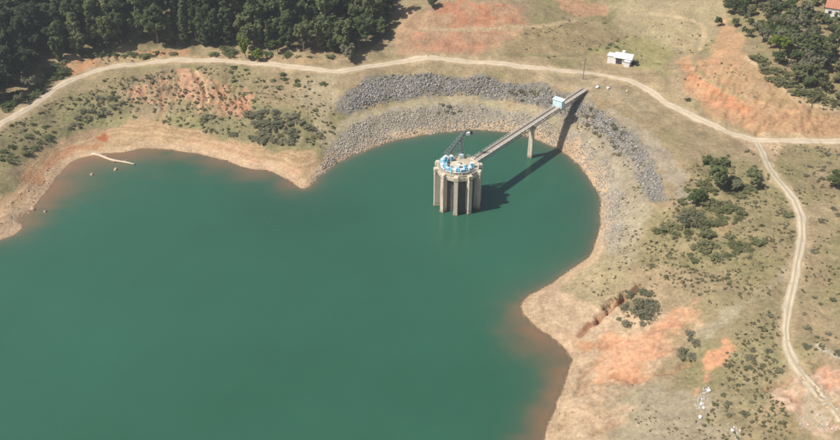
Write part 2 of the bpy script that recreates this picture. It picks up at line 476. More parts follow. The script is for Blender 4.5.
M['leaf_euc'] = leaf_material('plantation_leaf', ((0.088, 0.122, 0.055), (0.150, 0.188, 0.082), (0.245, 0.270, 0.120)))
M['leaf_dark'] = leaf_material('dark_broadleaf', ((0.055, 0.074, 0.046), (0.095, 0.118, 0.064), (0.170, 0.190, 0.094)))
M['leaf_mid'] = leaf_material('mid_broadleaf', ((0.115, 0.155, 0.058), (0.185, 0.220, 0.092), (0.265, 0.285, 0.135)))
M['leaf_bright'] = leaf_material('fresh_leaf', ((0.20, 0.26, 0.045), (0.27, 0.33, 0.06), (0.36, 0.40, 0.09)))
M['leaf_grey'] = leaf_material('grey_green_leaf', ((0.205, 0.210, 0.125), (0.265, 0.258, 0.162), (0.33, 0.31, 0.205)))
M['leaf_olive'] = leaf_material('olive_leaf', ((0.185, 0.195, 0.088), (0.245, 0.245, 0.118), (0.315, 0.300, 0.160)))
M['leaf_straw'] = leaf_material('dry_leaf', ((0.20, 0.175, 0.095), (0.27, 0.235, 0.13), (0.35, 0.30, 0.18)))

# ------------------------------------------------------------------ mesh helpers
COL = scene.collection
def tag(o, label=None, cat=None, group=None, kind=None):
    for k, v in (('label', label), ('category', cat), ('group', group), ('kind', kind)):
        if v: o[k] = v
    return o

def empty(name, loc, rz=0.0):
    o = bpy.data.objects.new(name, None)
    COL.objects.link(o)
    o.location = loc; o.rotation_euler = (0, 0, rz); o.empty_display_size = 0.5
    return o

def mesh_obj(name, V, F, mat, parent=None, smooth=False):
    me = bpy.data.meshes.new(name)
    V = np.asarray(V, np.float32)
    if isinstance(F, np.ndarray):
        nf, k = F.shape
        me.vertices.add(len(V)); me.vertices.foreach_set('co', V.ravel())
        me.loops.add(nf * k); me.loops.foreach_set('vertex_index', F.astype(np.int32).ravel())
        me.polygons.add(nf); me.polygons.foreach_set('loop_start', np.arange(0, nf * k, k, dtype=np.int32))
        me.polygons.foreach_set('loop_total', np.full(nf, k, np.int32))
        me.update(calc_edges=True)
    else:
        me.from_pydata([tuple(map(float, v)) for v in V], [], F); me.update()
    if smooth:
        me.polygons.foreach_set('use_smooth', np.ones(len(me.polygons), bool))
    me.materials.append(mat)
    o = bpy.data.objects.new(name, me)
    COL.objects.link(o)
    if parent: o.parent = parent
    return o

def add_color(o, name, C):
    a = o.data.attributes.new(name, 'FLOAT_COLOR', 'POINT')
    C4 = np.ones((len(C), 4), np.float32); C4[:, :3] = C
    a.data.foreach_set('color', C4.ravel())

def add_float(o, name, v):
    a = o.data.attributes.new(name, 'FLOAT', 'POINT')
    a.data.foreach_set('value', np.asarray(v, np.float32))

class MB:
    """collects boxes, prisms and tubes that make one part"""
    def __init__(s): s.V = []; s.F = []
    def add(s, V, F):
        k = len(s.V); s.V += [tuple(v) for v in V]; s.F += [tuple(i + k for i in f) for f in F]; return s
    def box(s, cx, cy, cz, sx, sy, sz, rz=0.0, bev=0.0, top=1.0):
        """bevelled box; top < 1 narrows the upper end"""
        b = min(bev, sx * .3, sy * .3, sz * .3)
        if b <= 0:
            rings = [(sx / 2, sy / 2, -sz / 2), (sx / 2 * top, sy / 2 * top, sz / 2)]
        else:
            rings = [(sx / 2 - b, sy / 2 - b, -sz / 2), (sx / 2, sy / 2, -sz / 2 + b), (sx / 2 * top, sy / 2 * top, sz / 2 - b), (sx / 2 * top - b, sy / 2 * top - b, sz / 2)]
        V = []
        for hx, hy, z in rings: V += [(-hx, -hy, z), (hx, -hy, z), (hx, hy, z), (-hx, hy, z)]
        n = len(rings)
        F = [(3, 2, 1, 0), tuple(4 * (n - 1) + i for i in range(4))]
        for r in range(n - 1):
            for i in range(4): F.append((4 * r + i, 4 * r + (i + 1) % 4, 4 * r + 4 + (i + 1) % 4, 4 * r + 4 + i))
        ca, sa = math.cos(rz), math.sin(rz)
        return s.add([(cx + x * ca - y * sa, cy + x * sa + y * ca, cz + z) for x, y, z in V], F)
    def tube(s, p, q, r0, r1=None, n=6, caps=True):
        r1 = r0 if r1 is None else r1
        p = Vector(p); q = Vector(q); d = (q - p).normalized()
        a = d.orthogonal().normalized(); b = d.cross(a)
        V = []
        for c_, r in ((p, r0), (q, r1)):
            for i in range(n):
                t = 2 * math.pi * i / n
                V.append(c_ + a * (r * math.cos(t)) + b * (r * math.sin(t)))
        F = [(i, (i + 1) % n, n + (i + 1) % n, n + i) for i in range(n)]
        if caps: F += [tuple(range(n - 1, -1, -1)), tuple(range(n, 2 * n))]
        return s.add(V, F)
    def ring(s, prof, n=48, cx=0, cy=0, wob=None):
        """closed profile of (r, z) spun round the z axis"""
        V = []
        for i in range(n):
            t = 2 * math.pi * i / n
            for r, z in prof: V.append((cx + r * math.cos(t), cy + r * math.sin(t), z))
        k = len(prof)
        F = [(i * k + j, ((i + 1) % n) * k + j, ((i + 1) % n) * k + (j + 1) % k, i * k + (j + 1) % k) for i in range(n) for j in range(k)]
        return s.add(V, F)
    def prism(s, poly, z0, z1):
        n = len(poly)
        V = [(x, y, z0) for x, y in poly] + [(x, y, z1) for x, y in poly]
        F = [tuple(range(n - 1, -1, -1)), tuple(range(n, 2 * n))] + [(i, (i + 1) % n, n + (i + 1) % n, n + i) for i in range(n)]
        return s.add(V, F)
    def build(s, name, mat, parent=None, smooth=False):
        return mesh_obj(name, s.V, s.F, mat, parent, smooth)

# ------------------------------------------------------------------ ground
def axis(lo, hi, step, far_lo, far_hi):
    a = list(np.arange(lo, hi + 1e-6, step))
    g = step; v = lo; left = []
    while v > far_lo: g *= 1.28; v -= g; left.append(v)
    g = step; v = hi; right = []
    while v < far_hi: g *= 1.28; v += g; right.append(v)
    return np.array(left[::-1] + a + right)

xs = axis(-250, 250, 0.7, -6000, 6000)
ys = axis(120, 470, 0.7, -6000, 9000)
GX, GY = np.meshgrid(xs, ys)
gx = GX.ravel(); gy = GY.ravel()
gz = height(gx, gy)
gs = shore_sdf(gx, gy)
nx, ny = len(xs), len(ys)

def wpoly(pts): return np.array([on_ground(a, b)[:2] for a, b in pts])

def zone(poly, feather=2.0, ragged=2.5, scale=7.0, seed=1, broken=0.0):
    """0..1 over the ground vertices, with an uneven border"""
    lo = poly.min(0) - 12; hi = poly.max(0) + 12
    k = np.where((gx > lo[0]) & (gx < hi[0]) & (gy > lo[1]) & (gy < hi[1]))[0]
    out = np.zeros(len(gx))
    X, Y = gx[k], gy[k]
    d = seg_dist(X, Y, poly, True); d = np.where(inside(X, Y, poly), d, -d)
    d = d + ragged * 1.25 * fbm(X, Y, scale, seed, 5) + 0.7 * fbm(X, Y, 2.2, seed + 7, 2)
    m = sstep(-feather * 0.6, feather * 0.6, d)
    if broken: m = m * np.clip(1 - broken + broken * 2 * sstep(-0.3, 0.35, fbm(X, Y, scale * 0.8, seed + 40)), 0, 1)
    out[k] = m
    return out

tint = np.zeros((len(gx), 3))
n1 = fbm(gx, gy, 45, 101); n2 = fbm(gx, gy, 14, 103); n3 = fbm(gx, gy, 5, 107)
base = np.array((0.300, 0.234, 0.150)); green = np.array((0.190, 0.182, 0.088)); tan = np.array((0.36, 0.275, 0.178))
kg = sstep(-0.1, 0.7, n1 * 0.7 + n2 * 0.6)[:, None]; kt = sstep(0.0, 0.8, -n1 * 0.5 + n3 * 0.5 - n2 * 0.4)[:, None]
tint[:] = base
tint += (green - tint) * kg * 0.6
tint += (tan - tint) * kt * 0.8
cover = np.full(len(gx), 0.65) + 0.3 * n2
beach = np.zeros(len(gx))
rill = np.zeros(len(gx))
def rills(mask, deg, wide, long_, seed):
    """wash lines down a bare slope; deg is the fall line"""
    a = math.radians(deg); u = gx * math.cos(a) + gy * math.sin(a); v = -gx * math.sin(a) + gy * math.cos(a)
    v = v + 1.2 * fbm(gx, gy, 9, seed + 5)
    n = 1 - np.abs(fbm(u / long_, v / wide, 1.0, seed, 3))
    k = sstep(0.72, 0.98, n) * mask
    rill[:] = np.maximum(rill, k)
    tint[:] = tint * (1 - 0.32 * k[:, None]) + np.array((0.28, 0.15, 0.095)) * 0.32 * k[:, None]
    pale = sstep(0.35, 0.05, n) * mask * 0.35
    tint[:] = tint * (1 - pale[:, None]) + np.array((0.52, 0.36, 0.25)) * pale[:, None]
def paint(mask, col, amt=1.0, cov=None, bch=None):
    k = (mask * amt)[:, None]
    tint[:] = tint * (1 - k) + np.array(col) * k
    if cov is not None: cover[:] = cover * (1 - mask) + cov * mask
    if bch is not None: beach[:] = np.maximum(beach * (1 - mask), bch * mask)

SAND = (0.44, 0.315, 0.195); PINK = (0.47, 0.275, 0.17); RED = (0.50, 0.235, 0.135); ORANGE = (0.50, 0.25, 0.14)
# forest floor
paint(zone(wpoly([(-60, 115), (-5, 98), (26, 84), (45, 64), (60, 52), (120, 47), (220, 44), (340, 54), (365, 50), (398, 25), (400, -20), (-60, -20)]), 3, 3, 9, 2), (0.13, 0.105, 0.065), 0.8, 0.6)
paint(zone(wpoly([(722, 0), (735, 35), (770, 55), (790, 85), (840, 100), (880, 90), (880, -20), (720, -20)]), 3, 4, 9, 4), (0.24, 0.195, 0.11), 0.7, 0.9)
# greener bank under the road at the left and scrub slope
paint(zone(wpoly([(0, 130), (40, 105), (70, 92), (110, 90), (130, 110), (100, 120), (60, 138), (20, 165), (0, 170)]), 3, 3, 9, 6), (0.215, 0.195, 0.105), 0.7, 1.0)
paint(zone(wpoly([(205, 105), (260, 100), (310, 115), (335, 130), (322, 148), (280, 148), (230, 135), (205, 122)]), 3, 3, 9, 8), (0.205, 0.185, 0.105), 0.65, 1.0)
paint(zone(wpoly([(60, 115), (120, 112), (200, 120), (205, 130), (130, 122), (70, 128)]), 2, 2, 9, 9), (0.235, 0.22, 0.11), 0.7, 0.6)
paint(zone(wpoly([(300, 72), (345, 80), (335, 108), (320, 130), (300, 95)]), 3, 3, 9, 10), (0.37, 0.31, 0.21), 0.7, 0.4)
gk = sstep(-0.15, 0.55, fbm(gx, gy, 8, 640))
paint(gk * zone(wpoly([(205, 112), (250, 104), (305, 114), (336, 132), (320, 150), (270, 149), (222, 138)]), 2, 2, 7, 641), (0.185, 0.172, 0.098), 0.65, 1.0)
paint(gk * zone(wpoly([(650, 240), (690, 170), (735, 160), (788, 192), (795, 240), (742, 264), (675, 272)]), 2, 2, 7, 642), (0.17, 0.168, 0.082), 0.65, 1.0)
paint(gk * zone(wpoly([(0, 134), (60, 112), (110, 88), (128, 100), (100, 122), (50, 145), (0, 175)]), 2, 2, 7, 643), (0.185, 0.175, 0.095), 0.7, 1.0)
# drawdown shore of the left cove and the spit
paint(zone(wpoly([(-30, 250), (-20, 215), (15, 190), (28, 168), (55, 142), (95, 126), (140, 122), (200, 130), (240, 141), (285, 152), (322, 152), (318, 170), (305, 195), (280, 185), (230, 170), (150, 156), (60, 185), (30, 230)]), 2, 2.5, 8, 12), SAND, 0.92, 0.1, 1.0)
paint(zone(wpoly([(25, 195), (38, 165), (70, 143), (100, 140), (112, 150), (80, 160), (60, 172), (40, 200)]), 2, 2.5, 7, 14), (0.43, 0.235, 0.14), 0.8, 0.1, 0.8)
paint(zone(wpoly([(-20, 245), (0, 208), (20, 212), (28, 225), (10, 242)]), 1, 1.5, 5, 15), (0.48, 0.34, 0.235), 0.8, 0.0, 0.8)
paint(zone(wpoly([(190, 140), (230, 145), (300, 172), (300, 186), (240, 168), (195, 155)]), 1.5, 2, 7, 16), (0.48, 0.31, 0.20), 0.7, 0.0, 1.0)
paint(zone(wpoly([(105, 133), (110, 137), (104, 142), (99, 138)]), 0.8, 0.5, 3, 18), (0.36, 0.13, 0.07), 0.9, 0.0, 0.0)
# eroded pink bluff under the road
paint(zone(wpoly([(165, 72), (195, 68), (222, 80), (250, 86), (254, 108), (232, 118), (205, 104), (180, 100), (140, 106), (120, 98), (150, 82)]), 1.5, 3.5, 7, 20, 0.85), (0.46, 0.275, 0.185), 0.9, 0.3)
paint(zone(wpoly([(176, 68), (186, 67), (205, 100), (200, 112), (192, 96)]), 0.8, 1.2, 4, 22, 0.5), (0.48, 0.30, 0.20), 0.9, 0.1)
paint(zone(wpoly([(200, 98), (245, 96), (250, 110), (222, 116)]), 1, 2, 5, 24, 0.5), (0.47, 0.27, 0.18), 0.85, 0.1)
paint(zone(wpoly([(60, 64), (95, 57), (98, 66), (68, 75)]), 1, 1.5, 6, 26, 0.4), (0.46, 0.26, 0.15), 0.9, 0.1)
paint(zone(wpoly([(95, 56), (240, 52), (330, 60), (300, 66), (210, 58), (110, 63)]), 1.5, 2, 7, 28, 0.3), (0.37, 0.265, 0.16), 0.85, 0.4)
paint(zone(wpoly([(132, 51), (190, 50), (188, 55), (135, 56)]), 0.8, 1, 5, 29, 0.5), (0.50, 0.25, 0.16), 0.9, 0.0)
paint(zone(wpoly([(240, 59), (262, 58), (270, 66), (245, 65)]), 0.8, 1, 5, 30, 0.4), (0.50, 0.32, 0.22), 0.8, 0.0)
# red cutting above the road, in two benches
paint(zone(wpoly([(392, 57), (396, 30), (408, 6), (430, 9), (470, 0), (518, 6), (527, 24), (515, 40), (498, 52), (440, 58)]), 1.5, 2.5, 8, 32), (0.385, 0.255, 0.17), 0.8, 0.2)
paint(zone(wpoly([(440, 4), (470, 1), (515, 8), (524, 24), (505, 29), (450, 27), (435, 14)]), 1.5, 2.5, 7, 34, 0.75), (0.42, 0.215, 0.135), 0.85, 0.0)
paint(zone(wpoly([(415, 32), (505, 31), (505, 42), (480, 52), (432, 54), (418, 46)]), 1.5, 2.5, 7, 36, 0.75), (0.42, 0.235, 0.155), 0.8, 0.0)
rills(0.6 * zone(wpoly([(400, 54), (412, 6), (515, 4), (525, 28), (495, 52)]), 2, 2, 7, 37), 8, 3.6, 26, 700)
paint(zone(wpoly([(500, 46), (530, 28), (570, 22), (640, 38), (590, 50), (560, 56), (510, 58)]), 2, 2.5, 9, 38), (0.275, 0.21, 0.125), 0.8, 0.7)
paint(zone(wpoly([(560, 0), (610, 0), (610, 12), (580, 18), (562, 10)]), 2, 3, 9, 40, 0.5), (0.42, 0.255, 0.165), 0.8, 0.2)
paint(zone(wpoly([(600, 0), (720, 0), (735, 20), (700, 40), (690, 60), (660, 45), (620, 30)]), 3, 3, 12, 42), (0.37, 0.30, 0.195), 0.75, 0.45)
paint(zone(wpoly([(570, 57), (600, 46), (625, 38), (655, 40), (672, 56), (662, 74), (640, 68), (605, 56)]), 3, 2.5, 9, 44), (0.275, 0.25, 0.125), 0.8, 0.35)
# orange scar right of the house
paint(zone(wpoly([(678, 66), (690, 52), (706, 58), (724, 20), (742, 40), (748, 60), (775, 84), (800, 104), (860, 118), (860, 140), (800, 139), (755, 133), (712, 114), (686, 94)]), 2, 3, 9, 45), (0.40, 0.265, 0.16), 0.8, 0.35)
paint(zone(wpoly([(680, 66), (688, 54), (706, 62), (720, 82), (745, 98), (790, 110), (860, 122), (860, 138), (800, 137), (755, 131), (715, 112), (688, 92)]), 1.5, 2.5, 8, 46), (0.42, 0.27, 0.165), 0.8, 0.2)
paint(zone(wpoly([(681, 66), (690, 60), (705, 76), (730, 95), (755, 108), (750, 120), (715, 108), (690, 90)]), 1.5, 2, 6, 48, 0.7), (0.49, 0.255, 0.15), 0.9, 0.0)
paint(zone(wpoly([(704, 60), (716, 50), (722, 20), (738, 28), (744, 60), (726, 78), (712, 76)]), 1.5, 2.5, 7, 50, 0.6), (0.46, 0.28, 0.175), 0.8, 0.1)
paint(zone(wpoly([(735, 75), (760, 70), (800, 108), (838, 118), (780, 112), (750, 98)]), 2, 3, 9, 52, 0.4), (0.35, 0.245, 0.145), 0.65, 0.6)
rills(zone(wpoly([(682, 64), (706, 60), (745, 70), (790, 104), (840, 120), (840, 134), (755, 130), (712, 110), (688, 92)]), 2, 2, 7, 47), -125, 2.4, 14, 710)
# rock lining of the intake cove and its bench
RIP_UP = [(338, 110), (345, 93), (360, 82), (385, 75), (430, 72), (480, 76), (530, 83), (560, 93), (583, 99), (612, 116), (634, 136), (652, 158), (664, 182), (666, 200), (652, 203), (640, 190), (628, 168), (610, 146), (585, 127), (555, 112), (520, 103), (480, 97), (440, 96), (400, 100), (365, 109), (348, 115)]
RIP_LOW = [(310, 178), (322, 158), (336, 139), (352, 123), (375, 115), (405, 108), (440, 104), (480, 104), (518, 110), (545, 119), (574, 133), (600, 152), (620, 180), (629, 208), (626, 236), (612, 256), (598, 240), (600, 205), (590, 178), (565, 152), (530, 138), (470, 131), (415, 137), (370, 149), (340, 162), (315, 184)]
pu = wpoly(RIP_UP); pl = wpoly(RIP_LOW)
paint(zone(np.array(smooth_line(wpoly([(318, 140), (345, 118), (400, 103), (440, 98), (480, 98), (520, 105), (555, 117), (590, 140), (615, 170), (630, 200), (640, 230), (612, 232), (606, 190), (590, 160), (560, 135), (520, 115), (480, 107), (440, 107), (400, 112), (350, 130), (330, 150)]), 3)), 2, 1.5, 8, 54), (0.37, 0.315, 0.215), 0.8, 0.35)
paint(zone(pu, 1.2, 2.0, 6, 56), (0.215, 0.195, 0.165), 0.92, 0.5)
paint(zone(pl, 1.2, 1.5, 6, 58), (0.31, 0.275, 0.215), 0.9, 0.15)
paint(zone(wpoly([(583, 96), (620, 112), (650, 135), (680, 168), (690, 200), (672, 205), (655, 160), (630, 128), (600, 110)]), 2, 2.5, 8, 60), (0.33, 0.285, 0.22), 0.8, 0.2)
paint(zone(wpoly([(555, 120), (583, 100), (625, 135), (650, 175), (655, 205), (632, 240), (610, 240), (606, 190), (585, 150)]), 2.5, 3, 9, 59), (0.315, 0.27, 0.205), 0.75, 0.35)
paint(zone(wpoly([(595, 235), (630, 195), (650, 205), (640, 250), (620, 262), (600, 262)]), 2.5, 3, 9, 61), (0.37, 0.315, 0.225), 0.7, 0.35)
paint(zone(wpoly([(530, 68), (600, 78), (660, 110), (640, 112), (590, 92), (540, 80)]), 2, 2, 8, 62), (0.34, 0.275, 0.185), 0.7, 0.4)
# flats by the second point, lower right
paint(zone(wpoly([(515, 308), (545, 280), (585, 258), (600, 262), (602, 290), (640, 318), (690, 305), (700, 325), (665, 368), (640, 390), (600, 440), (590, 470), (530, 470), (575, 360)]), 2.5, 3, 9, 64), (0.50, 0.375, 0.26), 0.9, 0.15, 0.7)
paint(zone(wpoly([(560, 270), (600, 255), (625, 262), (632, 285), (600, 302), (575, 296)]), 2.5, 3, 9, 65), (0.33, 0.28, 0.17), 0.7, 0.6, 0.3)
paint(zone(wpoly([(612, 335), (640, 330), (668, 310), (694, 302), (694, 328), (668, 355), (640, 374), (600, 378), (588, 358)]), 2.5, 3, 8, 66, 0.45), (0.53, 0.305, 0.195), 0.88, 0.05, 0.3)
paint(zone(wpoly([(545, 330), (575, 335), (590, 345), (575, 365), (568, 350)]), 1.5, 2, 6, 68), (0.46, 0.255, 0.15), 0.8, 0.0, 0.6)
paint(zone(wpoly([(615, 385), (690, 378), (720, 400), (745, 450), (600, 450)]), 3, 3.5, 9, 70), (0.335, 0.285, 0.205), 0.8, 0.4)
paint(zone(wpoly([(560, 420), (600, 395), (640, 405), (630, 440), (560, 450)]), 3, 3.5, 9, 71), (0.44, 0.33, 0.225), 0.7, 0.1, 0.4)
paint(zone(wpoly([(730, 338), (731, 350), (716, 372), (706, 386), (694, 396), (697, 380), (708, 358)]), 0.8, 1.2, 5, 72), (0.54, 0.30, 0.19), 0.9, 0.0)
paint(zone(wpoly([(690, 335), (720, 318), (770, 278), (792, 262), (792, 282), (740, 312), (712, 335)]), 2, 2, 8, 74), (0.37, 0.315, 0.225), 0.8, 0.2)
paint(zone(wpoly([(690, 320), (672, 330), (690, 360), (720, 345)]), 2, 2.5, 7, 75), (0.25, 0.22, 0.13), 0.6, 0.9)
paint(zone(wpoly([(702, 222), (718, 219), (733, 226), (724, 234)]), 0.8, 1, 4, 76), (0.54, 0.355, 0.22), 0.9, 0.0)
paint(zone(wpoly([(744, 233), (756, 234), (753, 239)]), 0.8, 0.8, 4, 77), (0.52, 0.37, 0.24), 0.9, 0.0)
paint(zone(wpoly([(768, 386), (800, 371), (815, 360), (860, 358), (860, 420), (830, 430), (800, 426), (785, 406)]), 1.5, 2.5, 7, 78), (0.55, 0.395, 0.295), 0.92, 0.1)
paint(zone(wpoly([(818, 366), (860, 362), (860, 390), (825, 386)]), 1.5, 2, 6, 79), (0.55, 0.335, 0.23), 0.75, 0.0)
paint(zone(wpoly([(802, 398), (822, 390), (832, 402), (818, 420), (800, 416)]), 1.5, 2, 6, 80), (0.38, 0.33, 0.25), 0.8, 0.1)
paint(zone(wpoly([(800, 400), (860, 392), (860, 450), (790, 450)]), 3, 3, 7, 81, 0.7), (0.40, 0.31, 0.215), 0.7, 0.3)
paint(zone(wpoly([(645, 225), (690, 195), (740, 160), (790, 195), (792, 240), (740, 265), (670, 275), (640, 250)]), 3, 4, 10, 82), (0.23, 0.205, 0.11), 0.55, 1.0)
paint(zone(wpoly([(745, 300), (785, 290), (790, 380), (760, 400), (730, 440), (705, 420), (735, 350)]), 3, 3.5, 9, 84), (0.26, 0.225, 0.135), 0.65, 0.9)
paint(zone(wpoly([(728, 130), (800, 141), (778, 150), (772, 166), (782, 186), (770, 180), (757, 152)]), 1.5, 1.5, 6, 85), (0.49, 0.36, 0.245), 0.85, 0.0)
rills(zone(wpoly([(590, 350), (640, 325), (694, 302), (694, 330), (650, 374), (600, 440), (560, 430), (575, 360)]), 2, 3, 8, 67), -160, 3.0, 18, 720)
rills(zone(wpoly([(165, 70), (222, 78), (252, 88), (254, 110), (232, 118), (180, 104), (140, 106), (120, 98)]), 2, 2, 7, 21), -85, 2.2, 10, 730)
rills(zone(wpoly([(770, 385), (815, 360), (860, 360), (860, 430), (800, 428)]), 2, 2, 7, 83), -150, 2.4, 12, 740)
# footpaths and old cart lines
def near_line(L, m):
    """distance to a line for ground vertices near it, a large number elsewhere"""
    out = np.full(len(gx), 99.0)
    for i in range(0, len(L) - 1, 12):
        Q = L[i:i + 13]; lo = Q.min(0) - m; hi = Q.max(0) + m
        k = np.where((gx > lo[0]) & (gx < hi[0]) & (gy > lo[1]) & (gy < hi[1]))[0]
        if len(k): out[k] = np.minimum(out[k], seg_dist(gx[k], gy[k], Q))
    return out
for pts, w, colr, s in (([(745, 58), (757, 66), (772, 80), (790, 95), (805, 104), (840, 112)], 1.0, (0.46, 0.35, 0.23), 1),
                        ([(420, 29), (470, 29), (530, 27), (575, 22)], 1.1, (0.40, 0.31, 0.20), 2),
                        ([(640, 22), (668, 27), (684, 38), (690, 52), (700, 72), (722, 88), (745, 100)], 1.0, (0.31, 0.245, 0.145), 3),
                        ([(650, 14), (690, 20), (704, 30), (700, 50)], 0.9, (0.43, 0.34, 0.22), 4),
                        ([(818, 345), (828, 350), (840, 356)], 0.5, (0.50, 0.44, 0.34), 5),
                        ([(500, 56), (560, 56), (590, 52), (628, 36)], 0.8, (0.22, 0.19, 0.11), 6),
                        ([(582, 91), (592, 86), (600, 78)], 1.6, (0.44, 0.35, 0.235), 7),
                        ([(196, 71), (204, 82), (207, 96), (205, 108)], 0.8, (0.50, 0.36, 0.23), 8)):
    L = world_line(pts)
    dd = near_line(L, 8) + 0.5 * fbm(gx, gy, 4, 200 + s)
    paint(1 - sstep(w * 0.5, w * 1.6, dd), colr, 0.9, 0.0)
for g, w, dep in GULLY:
    dd = near_line(g, 6) + 0.4 * fbm(gx, gy, 3, 78)
    paint(1 - sstep(w * 0.4, w * 0.95, dd), (0.27, 0.135, 0.085), 0.8 if dep > 2 else 0.4, 0.0, 0.0)
# earth spilling beyond the wheel lines
for L, w in ((ROAD, 3.4), (TRACK, 2.2)):
    dd = near_line(L, 10) + 1.2 * fbm(gx, gy, 6, 220)
    paint(1 - sstep(w * 0.5, w * 1.4, dd), (0.40, 0.31, 0.20), 0.75, 0.1)
# narrow sandy strand all round the water, darker where it is wet and under water
strand = (1 - sstep(2.2, 4.6, gs + 1.2 * fbm(gx, gy, 6, 230)))
paint(strand, (0.50, 0.375, 0.255), 0.9, 0.0, 0.5)
paint(1 - sstep(-0.2, 0.5, gs + 0.3 * fbm(gx, gy, 3, 231)), (0.38, 0.27, 0.175), 0.8, 0.0, 0.0)
tint *= (1 + 0.10 * n3 + 0.06 * n2)[:, None]
lum = tint.mean(1, keepdims=True)
tint = np.clip(lum + (tint - lum) * 1.16, 0.01, 0.8)

# wash lines are cut in, and old water levels left small steps
gz = np.where(gs > 3, gz - 0.9 * rill, gz)
stp = beach * sstep(0.25, 0.6, gz) * (1 - sstep(3.2, 5.0, gz))
zt = gz + 0.5 * fbm(gx, gy, 22, 760, 3)
gz = gz + stp * (0.5 / 6.283) * 0.95 * np.sin(6.283 * zt / 0.5)
idx = np.arange(nx * ny).reshape(ny, nx)
gF = np.stack([idx[:-1, :-1].ravel(), idx[:-1, 1:].ravel(), idx[1:, 1:].ravel(), idx[1:, :-1].ravel()], 1)
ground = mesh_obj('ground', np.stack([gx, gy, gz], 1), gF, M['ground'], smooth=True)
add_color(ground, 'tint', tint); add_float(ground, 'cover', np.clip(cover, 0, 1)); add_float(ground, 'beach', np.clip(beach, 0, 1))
tag(ground, kind='structure')
ZG = gz.reshape(ny, nx)

def gh(x, y):
    """height of the ground mesh"""
    x = np.atleast_1d(np.asarray(x, float)); y = np.atleast_1d(np.asarray(y, float))
    i = np.clip(np.searchsorted(xs, x) - 1, 0, nx - 2); j = np.clip(np.searchsorted(ys, y) - 1, 0, ny - 2)
    fx = (x - xs[i]) / (xs[i + 1] - xs[i]); fy = (y - ys[j]) / (ys[j + 1] - ys[j])
    return (ZG[j, i] * (1 - fx) + ZG[j, i + 1] * fx) * (1 - fy) + (ZG[j + 1, i] * (1 - fx) + ZG[j + 1, i + 1] * fx) * fy

def gpt(px, py):
    p = on_ground(px, py)
    return np.array([p[0], p[1], float(gh(p[0], p[1])[0])])

# ------------------------------------------------------------------ lake
wx = axis(-262, 120, 1.8, -1000, 300); wy = axis(100, 330, 1.8, -800, 420)
WX, WY = np.meshgrid(wx, wy); WXr = WX.ravel(); WYr = WY.ravel()
ws = shore_sdf(WXr, WYr)
depth = -ws
GREEN = np.array((0.028, 0.101, 0.063)); SILT = np.array((0.205, 0.122, 0.070)); MURK = np.array((0.085, 0.100, 0.065))
wt = np.tile(GREEN, (len(ws), 1))
wn1 = fbm(WXr, WYr, 14, 301); wn3 = fbm(WXr * 1.0 + 0.6 * WYr, WYr * 1.7, 7, 305, 5); wn2 = fbm(WXr, WYr, 60, 303)
wt *= (1 + 0.06 * wn2)[:, None]
kd = np.exp(-np.clip(depth, 0, None) / 4.5)[:, None]
wt += (MURK - wt) * np.clip(kd * 1.0, 0, 1)
def plume(px, py, r, amt):
    q = unp(px, py, 0)
    d = np.hypot(WXr - q[0], WYr - q[1]) / r + 0.30 * wn1 + 0.30 * wn3
    return amt * np.exp(-np.clip(d, 0, None) ** 2 * 1.7)
kp = np.maximum.reduce([plume(92, 163, 31, 1.0), plume(58, 188, 20, 0.95), plume(130, 152, 24, 0.85), plume(30, 220, 12, 0.7), plume(543, 336, 15, 0.95), plume(522, 318, 11, 0.75), plume(556, 358, 11, 0.7),
                        plume(180, 154, 10, 0.6), plume(215, 162, 11, 0.7), plume(255, 173, 12, 0.7), plume(290, 184, 8, 0.7), plume(565, 372, 9, 0.8), plume(556, 396, 8, 0.8), plume(549, 420, 8, 0.8), plume(543, 443, 8, 0.8)])
kp = kp * np.clip(np.exp(-np.clip(depth - 2.0, 0, None) / 11.0), 0, 1)
wt += (SILT - wt) * kp[:, None]
wt += (np.array((0.25, 0.175, 0.108)) - wt) * (0.75 * np.exp(-np.clip(depth, 0, None) / 0.8))[:, None]      # stirred mud at the very edge
keep = (ws < 5)
rem = np.cumsum(keep) - 1
wi = np.arange(len(ws)).reshape(len(wy), len(wx))
wF = np.stack([wi[:-1, :-1].ravel(), wi[:-1, 1:].ravel(), wi[1:, 1:].ravel(), wi[1:, :-1].ravel()], 1)
wF = wF[keep[wF].all(1)]
lake_o = mesh_obj('lake_water', np.stack([WXr, WYr, np.zeros(len(ws))], 1)[keep], rem[wF], M['water'], smooth=True)
add_color(lake_o, 'tint', wt[keep]); add_float(lake_o, 'opaque', sstep(-0.4, 0.9, depth[keep]) * 0.95 + 0.05)
tag(lake_o, kind='structure')

